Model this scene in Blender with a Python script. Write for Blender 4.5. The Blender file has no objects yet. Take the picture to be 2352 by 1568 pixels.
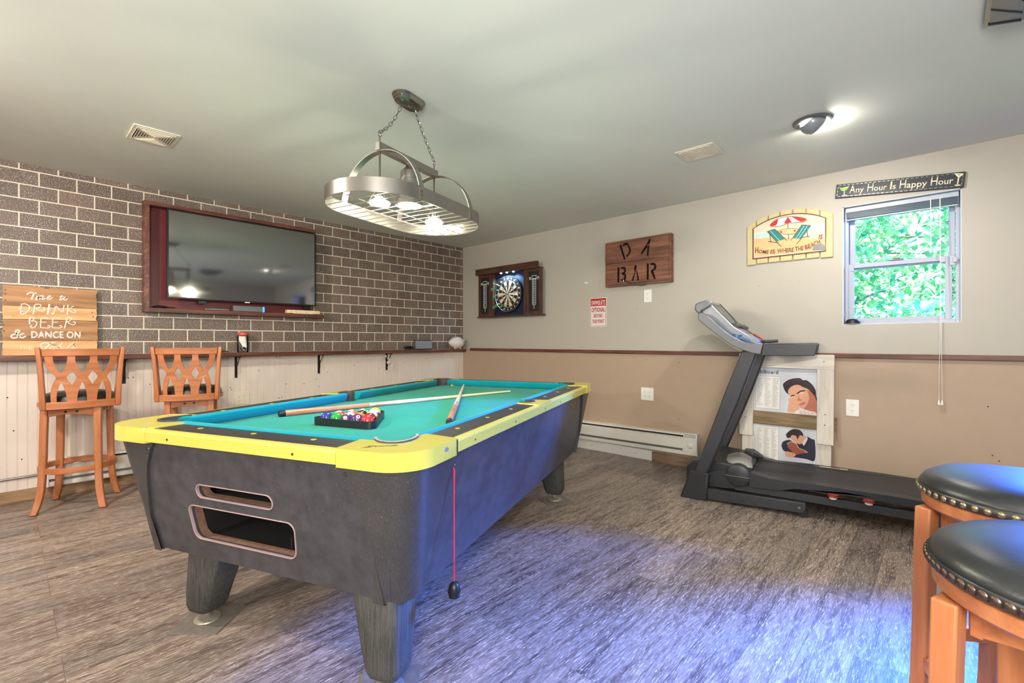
import bpy, math, random
from mathutils import Matrix, Vector
from mathutils.geometry import tessellate_polygon
random.seed(7)
PI = math.pi
R = math.radians
SC = bpy.context.scene
COL = SC.collection
I4 = Matrix.Identity(4)

# ------------------------------------------------------------------ camera
cam_d = bpy.data.cameras.new('camera'); cam = bpy.data.objects.new('camera', cam_d); COL.objects.link(cam)
cam_d.sensor_width = 36.0; cam_d.lens = 16.5; cam_d.clip_start = 0.02
cam.location = (4.886, -4.280, 1.157); cam.rotation_euler = (R(90), 0, R(42.81))
SC.camera = cam

# ------------------------------------------------------------------ view
SC.view_settings.view_transform = 'Standard'; SC.view_settings.look = 'None'
SC.view_settings.gamma = 1.0; SC.view_settings.use_curve_mapping = False
SC.view_settings.exposure = 0.0
SC.cycles.max_bounces = 10; SC.cycles.diffuse_bounces = 5; SC.cycles.caustics_reflective = False; SC.cycles.caustics_refractive = False
SC.cycles.sample_clamp_indirect = 6.0

# ------------------------------------------------------------------ world, sun and large lights
world = bpy.data.worlds.new('world'); SC.world = world; world.use_nodes = True
bgn = world.node_tree.nodes['Background']; bgn.inputs[0].default_value = (0.62, 0.80, 1.0, 1); bgn.inputs[1].default_value = 2.6

def lamp(name, kind, loc, power, color=(1, 1, 1), target=None, **kw):
    d = bpy.data.lights.new(name, kind); d.energy = power; d.color = color
    for k, v in kw.items(): setattr(d, k, v)
    o = bpy.data.objects.new(name, d); COL.objects.link(o); o.location = loc
    if target is not None:
        o.rotation_euler = (Vector(target) - Vector(loc)).to_track_quat('-Z', 'Y').to_euler()
    return o
sun = lamp('sun', 'SUN', (4, -6, 8), 13.0, (1, .97, .9), target=(4.6, -1.2, 0), angle=R(1))
# unseen lights: fill added behind the camera; left ceiling lamp and side flash follow shadows
lamp('unseen_ceiling_light', 'AREA', (5.7, -5.6, 2.40), 30, (1, .95, .88), target=(5.7, -5.6, 0), shape='DISK', size=0.7)  # room fill added overhead behind the camera, no fixture modelled
lamp('unseen_ceiling_light', 'AREA', (1.9, -5.1, 2.40), 62, (1, .91, .82), target=(1.2, -3.6, .6), shape='DISK', size=0.2)
lamp('ceiling_bounce_fill', 'AREA', (5.4, -5.0, 1.45), 86, (1, 1, .93), target=(4.2, -3.4, 2.44), shape='DISK', size=0.9)  # added fill, aimed upward to brighten the ceiling
lamp('side_flash', 'AREA', (3.0, -5.9, 1.60), 29, (1, .90, .82), target=(1.7, -2.0, 1.0), shape='DISK', size=0.16)
lamp('camera_fill', 'AREA', (5.5, -4.9, 1.55), 20, (1, .95, .9), target=(3.0, -1.4, 1.0), shape='DISK', size=0.35)  # frontal fill light added beside the camera
lamp('second_window_skylight', 'AREA', (6.55, 2.0, 3.15), 1550, (.03, .18, 1.0), target=(5.57, 0, 1.72), shape='DISK', size=1.7, spread=R(70))
lamp('window_daylight', 'AREA', (4.5, 1.5, 3.3), 35, (.55, .78, 1.0), target=(4.63, 0, 1.7), shape='RECTANGLE', size=1.2, size_y=1.0)

# ------------------------------------------------------------------ materials
def lin(c):
    c = c / 255.0
    return c / 12.92 if c <= 0.04045 else ((c + 0.055) / 1.055) ** 2.4
def rgb(r, g, b): return (lin(r), lin(g), lin(b), 1)
class NT:
    def __init__(s, name):
        s.m = bpy.data.materials.new(name); s.m.use_nodes = True; s.t = s.m.node_tree; s.n = s.t.nodes; s.l = s.t.links
        s.b = s.n['Principled BSDF']
    def new(s, t, **kw):
        n = s.n.new(t)
        for k, v in kw.items():
            if k.startswith('i_'):
                key = k[2:]
                n.inputs[int(key) if key.isdigit() else key.replace('_', ' ')].default_value = v
            else: setattr(n, k, v)
        return n
    def link(s, a, b): s.l.new(a, b)
    def coord(s, scale=(1, 1, 1), loc=(0, 0, 0), kind='Object', rot=(0, 0, 0)):
        tc = s.new('ShaderNodeTexCoord'); mp = s.new('ShaderNodeMapping')
        mp.inputs['Scale'].default_value = scale; mp.inputs['Location'].default_value = loc; mp.inputs['Rotation'].default_value = rot
        s.link(tc.outputs[kind], mp.inputs[0]); return mp.outputs[0]
    def noise(s, vec, scale=5, detail=4, rough=.55):
        n = s.new('ShaderNodeTexNoise'); n.inputs['Scale'].default_value = scale; n.inputs['Detail'].default_value = detail; n.inputs['Roughness'].default_value = rough
        s.link(vec, n.inputs['Vector']); return n.outputs['Fac']
    def ramp(s, fac, stops, interp='LINEAR'):
        r = s.new('ShaderNodeValToRGB'); r.color_ramp.interpolation = interp
        e = r.color_ramp.elements
        while len(e) < len(stops): e.new(.5)
        for k, (p, c) in enumerate(stops): e[k].position = p; e[k].color = c if len(c) == 4 else (*c, 1)
        s.link(fac, r.inputs[0]); return r.outputs[0]
    def mix(s, f, a, b, mode='MIX'):
        m = s.new('ShaderNodeMix'); m.data_type = 'RGBA'; m.blend_type = mode
        for sock, v in ((m.inputs[0], f), (m.inputs[6], a), (m.inputs[7], b)):
            if hasattr(v, 'links'): s.link(v, sock)
            else: sock.default_value = v
        return m.outputs[2]
    def math(s, op, a, b=None, c=None):
        m = s.new('ShaderNodeMath'); m.operation = op
        for k, v in enumerate((a, b, c)):
            if v is None: continue
            if hasattr(v, 'links'): s.link(v, m.inputs[k])
            else: m.inputs[k].default_value = v
        return m.outputs[0]
    def bump(s, h, dist=.002, strength=.5):
        b = s.new('ShaderNodeBump'); b.inputs['Strength'].default_value = strength; b.inputs['Distance'].default_value = dist
        s.link(h, b.inputs['Height']); s.link(b.outputs[0], s.b.inputs['Normal'])
    def set(s, **kw):
        for k, v in kw.items():
            key = k.replace('_', ' ')
            if hasattr(v, 'links'): s.link(v, s.b.inputs[key])
            else: s.b.inputs[key].default_value = v
        return s.m

def plain(name, c, rough=.5, metal=0, var=.06, scale=30, bump=0, spec=None, coat=0, emis=None, estr=0):
    t = NT(name); v = t.coord()
    f = t.noise(v, scale, 3)
    lo = tuple(max(0, x * (1 - var)) for x in c[:3]) + (1,); hi = tuple(min(1, x * (1 + var)) for x in c[:3]) + (1,)
    t.set(Base_Color=t.ramp(f, [(.3, lo), (.7, hi)]), Roughness=rough, Metallic=metal)
    if spec is not None: t.set(Specular_IOR_Level=spec)
    if coat: t.set(Coat_Weight=coat, Coat_Roughness=.1)
    if bump: t.bump(f, bump, .4)
    if emis: t.set(Emission_Color=emis, Emission_Strength=estr)
    return t.m
def wood(name, a, b, axis=2, rough=.45, scale=1.0, knots=False, bump=.0006, c=None, spec=.5):
    t = NT(name); sc = [14 * scale] * 3; sc[axis] = 1.3 * scale
    v = t.coord(scale=tuple(sc)); f = t.noise(v, 2.2, 6, .62)
    sc2 = [60 * scale] * 3; sc2[axis] = 3 * scale
    f2 = t.noise(t.coord(scale=tuple(sc2)), 2.0, 3, .6)
    col = t.ramp(f, [(.3, a), (.52, c or b), (.72, b)])
    col = t.mix(t.math('MULTIPLY', f2, .35), col, a)
    if knots:
        k = t.noise(t.coord(scale=(4, 9, 9)), 2.2, 3, .5)
        col = t.mix(t.ramp(k, [(.66, (0, 0, 0)), (.76, (.8, .8, .8))]), col, rgb(70, 48, 34))
    t.set(Base_Color=col, Roughness=rough, Specular_IOR_Level=spec)
    t.bump(f2, bump, .5); return t.m
M = {}
# room
def brick_mat():
    t = NT('grey_brown_brick'); tc = t.new('ShaderNodeTexCoord'); sx = t.new('ShaderNodeSeparateXYZ'); cb = t.new('ShaderNodeCombineXYZ')
    t.link(tc.outputs['Object'], sx.inputs[0])
    t.link(t.math('ADD', sx.outputs['Y'], .032 + 20.4), cb.inputs[0]); t.link(t.math('ADD', sx.outputs['Z'], .0818), cb.inputs[1])
    br = t.new('ShaderNodeTexBrick'); br.offset = .5; br.offset_frequency = 2
    br.inputs['Scale'].default_value = 1; br.inputs['Mortar Size'].default_value = .0042; br.inputs['Mortar Smooth'].default_value = .05
    br.inputs['Brick Width'].default_value = .204; br.inputs['Row Height'].default_value = .1032
    br.inputs['Color1'].default_value = rgb(128, 104, 90); br.inputs['Color2'].default_value = rgb(104, 86, 76); br.inputs['Mortar'].default_value = rgb(222, 214, 192)
    t.link(cb.outputs[0], br.inputs['Vector'])
    obj = tc.outputs['Object']
    big = t.noise(obj, 5, 3); f = t.noise(obj, 160, 2, .5); zone = t.noise(obj, 4.5, 2)
    col = t.mix(t.math('MULTIPLY', big, .55), br.outputs['Color'], rgb(84, 74, 68))
    sp = t.ramp(t.math('ADD', f, t.math('MULTIPLY', zone, .16)), [(.665, (0, 0, 0)), (.71, (1, 1, 1))])
    col = t.mix(t.math('MULTIPLY', sp, .75), col, rgb(205, 196, 186))
    col = t.mix(br.outputs['Fac'], col, rgb(222, 214, 192))
    t.set(Base_Color=col, Roughness=.42)
    h = t.math('ADD', t.math('MULTIPLY', f, .5), t.math('MULTIPLY', br.outputs['Fac'], -1.0)); t.bump(h, .004, .35)
    return t.m
M['brick'] = brick_mat()
def floor_mat():
    t = NT('grey_wood_plank_floor'); tc = t.new('ShaderNodeTexCoord'); sx = t.new('ShaderNodeSeparateXYZ'); cb = t.new('ShaderNodeCombineXYZ')
    t.link(tc.outputs['Object'], sx.inputs[0]); t.link(t.math('ADD', sx.outputs['Y'], 20), cb.inputs[0]); t.link(t.math('ADD', sx.outputs['X'], 4.03), cb.inputs[1])
    br = t.new('ShaderNodeTexBrick'); br.offset = .37; br.offset_frequency = 3
    for k, v in (('Scale', 1), ('Mortar Size', .0009), ('Mortar Smooth', .1), ('Brick Width', 1.22), ('Row Height', .152)): br.inputs[k].default_value = v
    br.inputs['Color1'].default_value = (.15, .15, .15, 1); br.inputs['Color2'].default_value = (.9, .9, .9, 1); br.inputs['Mortar'].default_value = (.5, .5, .5, 1)
    t.link(cb.outputs[0], br.inputs['Vector'])
    off = t.new('ShaderNodeVectorMath'); off.operation = 'MULTIPLY_ADD'
    t.link(br.outputs['Color'], off.inputs[0]); off.inputs[1].default_value = (3, 7, 5); t.link(tc.outputs['Object'], off.inputs[2])
    mp = t.new('ShaderNodeMapping'); mp.inputs['Scale'].default_value = (16, 1.5, 1); t.link(off.outputs[0], mp.inputs[0])
    f = t.noise(mp.outputs[0], 2.0, 7, .68)
    mp2 = t.new('ShaderNodeMapping'); mp2.inputs['Scale'].default_value = (170, 14, 1); t.link(off.outputs[0], mp2.inputs[0])
    f2 = t.noise(mp2.outputs[0], 1.6, 4, .65)
    col = t.ramp(f, [(.30, rgb(66, 57, 52)), (.44, rgb(114, 100, 91)), (.56, rgb(152, 137, 126)), (.74, rgb(90, 79, 73))])
    col = t.mix(t.ramp(f2, [(.53, (0, 0, 0)), (.68, (.9, .9, .9))]), col, rgb(206, 194, 184))
    col = t.mix(t.ramp(f2, [(.30, (.75, .75, .75)), (.44, (0, 0, 0))]), col, rgb(58, 50, 47))
    mp3 = t.new('ShaderNodeMapping'); mp3.inputs['Scale'].default_value = (230, 26, 1); t.link(off.outputs[0], mp3.inputs[0]); f3 = t.noise(mp3.outputs[0], 1.0, 2, .5)
    col = t.mix(t.ramp(f3, [(.66, (0, 0, 0)), (.71, (.9, .9, .9))]), col, rgb(226, 218, 208))
    tone = t.ramp(br.outputs['Color'], [(.1, (.70, .70, .71)), (.95, (1.12, 1.08, 1.04))])
    col = t.mix(1.0, col, tone, 'MULTIPLY')
    col = t.mix(t.math('MULTIPLY', br.outputs['Fac'], .6), col, rgb(50, 45, 42))
    t.set(Base_Color=col, Roughness=t.math('MULTIPLY_ADD', f2, .25, .27), Specular_IOR_Level=.55)
    t.bump(f2, .0012, .5); return t.m
M['floor'] = floor_mat()
M['ceiling'] = plain('ceiling_paint', rgb(222, 224, 216), .75, var=.012, scale=6, bump=.0003)
M['greige'] = plain('greige_wall_paint', rgb(184, 177, 165), .6, var=.015, scale=8, bump=.0003)
M['tan'] = plain('tan_wall_paint', rgb(178, 154, 132), .6, var=.02, scale=8, bump=.0003)
M['bead'] = plain('cream_beadboard_paint', rgb(226, 212, 200), .38, var=.02, scale=5)
M['white'] = plain('white_paint', rgb(236, 231, 224), .4, var=.02)
M['ivory'] = plain('ivory_plastic', rgb(228, 218, 200), .35, var=.02)
M['whiteplastic'] = plain('white_plastic', rgb(240, 236, 228), .3, var=.01)
M['heater'] = plain('white_enamel', rgb(233, 226, 217), .3, var=.02, spec=.6)
M['vinyl'] = plain('white_vinyl', rgb(176, 180, 196), .35, var=.02)
M['darkslot'] = plain('dark_slot', rgb(26, 24, 23), .7)
M['grey'] = plain('grey_metal', rgb(120, 122, 122), .45, .6)
M['stain'] = wood('red_brown_stained_board', rgb(62, 32, 24), rgb(146, 92, 74), 1, .42, 1.0, c=rgb(108, 62, 48))
M['stainx'] = wood('red_brown_stained_rail', rgb(62, 32, 24), rgb(146, 92, 74), 0, .42, 1.0, c=rgb(108, 62, 48))
M['stainz'] = wood('red_brown_stained_post', rgb(70, 36, 28), rgb(160, 104, 84), 2, .42, 1.0, c=rgb(118, 70, 56))
M['burgundy'] = plain('burgundy_panel_paint', rgb(104, 34, 36), .45, var=.12, scale=9)
M['basewood'] = wood('tan_baseboard_wood', rgb(112, 86, 62), rgb(190, 156, 116), 1, .6, 1, c=rgb(160, 128, 94))
M['basewoodx'] = wood('brown_baseboard_wood', rgb(78, 62, 52), rgb(150, 122, 100), 0, .6, 1)
# sundry
M['pine'] = wood('pale_pine', rgb(190, 134, 84), rgb(240, 200, 148), 0, .55, .8, knots=True, c=rgb(224, 178, 122))
M['pine2'] = wood('weathered_pine', rgb(124, 84, 52), rgb(206, 156, 104), 0, .55, .8, knots=True, c=rgb(180, 130, 84))
M['dabar'] = wood('torched_brown_wood', rgb(64, 36, 26), rgb(164, 110, 82), 0, .5, .8, knots=True, c=rgb(134, 84, 62))
M['dabarz'] = wood('torched_edge_wood', rgb(50, 28, 22), rgb(120, 74, 58), 1, .5, 1)
M['walnut'] = wood('walnut_cabinet_wood', rgb(46, 28, 20), rgb(112, 72, 52), 0, .45, 1.2, c=rgb(84, 52, 38))
M['walnutz'] = wood('walnut_cabinet_upright', rgb(46, 28, 20), rgb(118, 76, 54), 1, .45, 1.2, c=rgb(88, 54, 40))
M['stool'] = wood('orange_stool_wood', rgb(160, 94, 56), rgb(206, 138, 94), 2, .34, .9, c=rgb(188, 118, 76), bump=.0002)
M['stooly'] = wood('orange_stool_rail_wood', rgb(162, 96, 58), rgb(206, 138, 94), 1, .34, .9, c=rgb(190, 120, 78), bump=.0002)
def leather():
    t = NT('black_leather'); v = t.coord(); n = t.noise(v, 210, 3, .5); n2 = t.noise(v, 9, 3)
    t.set(Base_Color=t.ramp(n2, [(.3, rgb(22, 24, 26)), (.7, rgb(38, 40, 42))]), Roughness=t.math('MULTIPLY_ADD', n2, .14, .27), Specular_IOR_Level=.75)
    t.bump(n, .0008, .35); return t.m
M['leather'] = leather()
M['brass'] = plain('antique_brass', rgb(160, 142, 108), .35, .85)
M['bronze'] = plain('dark_bronze', rgb(104, 88, 78), .35, .85)
M['black'] = plain('black_plastic', rgb(24, 24, 26), .4)
M['blackmetal'] = plain('black_iron', rgb(22, 22, 23), .5, .3)
M['yellow'] = plain('bright_yellow_plastic', rgb(206, 194, 86), .22, var=.02, scale=8, spec=.6, coat=.3)
M['yellowtrim'] = plain('ribbed_yellow_trim', rgb(206, 194, 90), .28, var=.02, scale=8, spec=.6)
def laminate(name, a, b, rough=.35, sc=(3, 60, 60), spots=True):
    t = NT(name); v = t.coord(); f = t.noise(v, 5, 4); f2 = t.noise(t.coord(scale=sc), 2.5, 4, .6)
    col = t.ramp(t.math('MULTIPLY_ADD', f2, .6, t.math('MULTIPLY', f, .4)), [(.35, a), (.65, b)])
    if spots:
        s = t.noise(v, 190, 2, .5); z = t.noise(v, 3.5, 3)
        col = t.mix(t.ramp(t.math('MULTIPLY_ADD', z, .22, s), [(.83, (0, 0, 0)), (.87, (.5, .5, .5))]), col, rgb(150, 150, 152))
    t.set(Base_Color=col, Roughness=rough, Specular_IOR_Level=.5); t.bump(f2, .0006, .35); return t.m
M['cab'] = laminate('charcoal_laminate', rgb(56, 54, 58), rgb(76, 74, 78), .36, (8, 8, 8))
M['cabgrain'] = laminate('charcoal_grained_laminate', rgb(50, 48, 48), rgb(74, 71, 70), .38, (120, 120, .6))
M['legwood'] = laminate('dusty_black_leg_laminate', rgb(40, 40, 38), rgb(88, 86, 80), .55, (120, 120, .8))
M['railtop'] = laminate('black_rail_laminate', rgb(34, 31, 31), rgb(62, 58, 57), .36, (20, 20, 20))
M['inside'] = plain('dark_plywood_inside', rgb(26, 24, 22), .7, var=.3, scale=12)
M['slotedge'] = plain('pinkish_slot_trim', rgb(176, 150, 148), .3, var=.05)
M['rawwood'] = plain('raw_particle_board', rgb(126, 92, 74), .8, var=.25, scale=60)
def cloth(name, c):
    t = NT(name); v = t.coord(); f = t.noise(v, 500, 2); g = t.noise(v, 3, 4); s = t.noise(v, 95, 2, .5)
    lo = tuple(x * .90 for x in c[:3]) + (1,); hi = tuple(x * 1.08 for x in c[:3]) + (1,)
    col = t.ramp(g, [(.3, lo), (.7, hi)]); col = t.mix(t.ramp(s, [(.72, (0, 0, 0)), (.78, (.35, .35, .35))]), col, rgb(150, 220, 205))
    t.set(Base_Color=col, Roughness=.95, Specular_IOR_Level=.15, Sheen_Weight=.08); t.bump(f, .0006, .3); return t.m
M['cloth'] = cloth('green_table_cloth', rgb(2, 138, 118)); M['cushion'] = cloth('blue_green_cushion_cloth', rgb(4, 138, 150))
M['rubber'] = plain('grey_rubber_pocket', rgb(62, 60, 58), .6, var=.25, scale=40)
M['liplight'] = plain('worn_pocket_lip', rgb(150, 142, 132), .5, var=.3, scale=60)
M['footmetal'] = plain('dusty_steel_foot', rgb(170, 162, 146), .45, .5, var=.15)
M['mat_tile'] = plain('grey_floor_tile', rgb(118, 110, 102), .5, var=.15)
M['steel'] = plain('brushed_steel', rgb(158, 152, 146), .32, 1.0, var=.05, scale=12)
M['chrome'] = plain('grey_nickel', rgb(150, 146, 138), .22, 1.0, var=.04)
M['wire'] = plain('nickel_wire', rgb(196, 190, 180), .3, .9)
M['bulb'] = plain('lit_bulb', rgb(255, 244, 230), .3, emis=(1, .93, .82, 1), estr=7)
M['ledglow'] = plain('white_led', rgb(240, 245, 255), .3, emis=(.75, .88, 1, 1), estr=12)
M['tmblack'] = plain('black_treadmill_plastic', rgb(44, 45, 48), .42, var=.1)
M['tmframe'] = plain('charcoal_steel_upright', rgb(60, 61, 64), .38, .2, var=.08)
M['tmarm'] = plain('grey_console_arm_plastic', rgb(112, 113, 116), .36, .15, var=.05)
M['tmsilver'] = plain('silver_console_plastic', rgb(140, 144, 148), .3, .15)
M['tmscreen'] = plain('dark_display_panel', rgb(96, 98, 98), .25)
M['tmbelt'] = plain('black_treadmill_belt', rgb(52, 52, 54), .6, var=.12, scale=90, bump=.0005)
M['tmgrey'] = plain('grey_cover_plastic', rgb(140, 138, 134), .4)
M['red'] = plain('red_plastic', rgb(150, 58, 44), .4)
M['salmon'] = plain('salmon_red_plastic', rgb(232, 84, 66), .4)
M['green'] = plain('green_plastic', rgb(60, 190, 70), .4)
M['bluegrey'] = plain('blue_grey_plastic', rgb(70, 104, 140), .35)
def screen():
    t = NT('tv_glass'); t.set(Base_Color=rgb(30, 33, 37), Roughness=.06, Specular_IOR_Level=1.0, IOR=2.4, Coat_Weight=.5); return t.m
M['screen'] = screen()
M['bluered'] = plain('blue_led_strip', rgb(40, 140, 235), .3, emis=(.05, .35, 1, 1), estr=1.5)
def glass():
    t = NT('window_glass'); tr = t.new('ShaderNodeBsdfTransparent'); gl = t.new('ShaderNodeBsdfGlossy'); gl.inputs['Roughness'].default_value = .01
    tr.inputs[0].default_value = (.96, .99, .99, 1); fz = t.new('ShaderNodeFresnel'); fz.inputs[0].default_value = 1.4; mx = t.new('ShaderNodeMixShader')
    t.link(fz.outputs[0], mx.inputs[0]); t.link(tr.outputs[0], mx.inputs[1]); t.link(gl.outputs[0], mx.inputs[2]); t.link(mx.outputs[0], t.n['Material Output'].inputs[0]); return t.m
M['glass'] = glass()
def jarglass():
    t = NT('clear_jar_plastic'); tr = t.new('ShaderNodeBsdfTransparent'); gl = t.new('ShaderNodeBsdfGlossy'); gl.inputs['Roughness'].default_value = .05
    fz = t.new('ShaderNodeFresnel'); fz.inputs[0].default_value = 1.3; mx = t.new('ShaderNodeMixShader')
    t.link(fz.outputs[0], mx.inputs[0]); t.link(tr.outputs[0], mx.inputs[1]); t.link(gl.outputs[0], mx.inputs[2]); t.link(mx.outputs[0], t.n['Material Output'].inputs[0]); return t.m
M['jarglass'] = jarglass()
M['redsign'] = plain('sign_red', rgb(190, 28, 26), .4); M['signwhite'] = plain('sign_white', rgb(226, 218, 214), .35)
M['cream'] = plain('cream_paint', rgb(200, 184, 136), .5, var=.06); M['painting'] = plain('painted_beach_cream', rgb(218, 200, 172), .5, var=.06)
M['sea'] = plain('painted_sea_wash', rgb(184, 214, 206), .5, var=.1); M['sand'] = plain('painted_sand', rgb(214, 178, 126), .5, var=.08)
M['outline'] = plain('dark_brown_outline', rgb(104, 52, 34), .5); M['teal'] = plain('teal_canvas_paint', rgb(28, 126, 122), .5)
M['tealstripe'] = plain('pale_teal_stripe', rgb(150, 214, 206), .5); M['lettering'] = plain('brown_red_lettering', rgb(140, 66, 44), .5)
M['slate'] = plain('dark_slate_paint', rgb(34, 39, 44), .45, var=.15, scale=14); M['signcream'] = plain('cream_lettering', rgb(238, 228, 200), .45)
M['lime'] = plain('lime_green_paint', rgb(150, 196, 84), .45)
M['chalk'] = plain('white_lettering', rgb(242, 226, 218), .6)
M['blind'] = plain('dark_blind_stack', rgb(96, 112, 128), .4); M['blindrail'] = plain('blind_headrail', rgb(176, 186, 196), .35)
M['jamb'] = plain('window_jamb_paint', rgb(196, 204, 212), .5)
M['board_black'] = plain('dartboard_black', rgb(24, 24, 24), .7); M['board_cream'] = plain('dartboard_cream', rgb(226, 204, 160), .7)
M['board_red'] = plain('dartboard_red', rgb(190, 60, 50), .7); M['board_green'] = plain('dartboard_green', rgb(40, 130, 70), .7)
M['felt'] = plain('navy_black_cabinet_felt', rgb(22, 34, 60), .8); M['slateboard'] = plain('scoreboard_black', rgb(26, 28, 30), .5, var=.2, scale=40)
M['wirewhite'] = plain('scoreboard_white_print', rgb(226, 226, 222), .5)
M['speakergrille'] = plain('silver_grey_grille', rgb(146, 150, 156), .5, .3)
M['ball_white'] = plain('off_white_football_skin', rgb(222, 208, 200), .5, var=.05, scale=60)
M['paperwhite'] = plain('poster_paper', rgb(232, 228, 222), .5, var=.03); M['postergrey'] = plain('poster_pale_grey', rgb(206, 208, 214), .5, var=.06, scale=6)
M['listprint'] = plain('printed_grey_text', rgb(170, 164, 156), .6); M['skin'] = plain('printed_skin_tone', rgb(222, 160, 128), .55, var=.03)
M['skinshade'] = plain('printed_rosy_skin_tone', rgb(190, 112, 88), .55); M['hair'] = plain('printed_dark_hair', rgb(42, 26, 32), .55)
M['hairlight'] = plain('printed_hair_streak', rgb(96, 66, 72), .55); M['navy'] = plain('printed_navy_suit', rgb(30, 28, 52), .55); M['guitar'] = plain('printed_red_brown_guitar', rgb(160, 84, 58), .55)
M['whitewash'] = wood('whitewashed_board', rgb(196, 186, 172), rgb(234, 226, 214), 1, .6, 1, c=rgb(222, 212, 198)); M['whitewashx'] = wood('whitewashed_cross_board', rgb(196, 186, 172), rgb(234, 226, 214), 0, .6, 1, c=rgb(222, 212, 198))
M['rawboard'] = wood('weathered_brown_board', rgb(96, 78, 56), rgb(172, 146, 110), 0, .65, 1, c=rgb(138, 114, 82))
M['cueshaft'] = wood('pale_maple_shaft', rgb(222, 186, 140), rgb(246, 222, 184), 2, .25, 1.6, bump=0); M['cuebutt'] = wood('rosy_cue_butt', rgb(168, 96, 66), rgb(214, 146, 110), 2, .25, 1.6, bump=0)
M['ferrule'] = plain('white_ferrule', rgb(240, 234, 222), .3)
M['redcord'] = plain('red_cord', rgb(222, 34, 58), .6)
M['leaf'] = None
def leafmat():
    t = NT('bright_leaf'); oi = t.new('ShaderNodeTexCoord'); f = t.noise(oi.outputs['Object'], 6, 3)
    col = t.ramp(f, [(.35, rgb(60, 160, 128)), (.5, rgb(130, 206, 150)), (.65, rgb(216, 240, 190))])
    t.set(Base_Color=col, Roughness=.5); t.b.inputs['Transmission Weight'].default_value = 0
    tr = t.new('ShaderNodeBsdfTranslucent'); ms = t.new('ShaderNodeMixShader'); ms.inputs[0].default_value = .45
    t.link(col, tr.inputs[0]); out = t.n['Material Output']
    t.link(t.b.outputs[0], ms.inputs[1]); t.link(tr.outputs[0], ms.inputs[2]); t.link(ms.outputs[0], out.inputs[0]); return t.m
M['leaf'] = leafmat(); M['bark'] = plain('bark', rgb(120, 110, 104), .9, var=.2); M['lawn'] = plain('grass_ground', rgb(90, 140, 60), .9, var=.3, scale=8)

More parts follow.
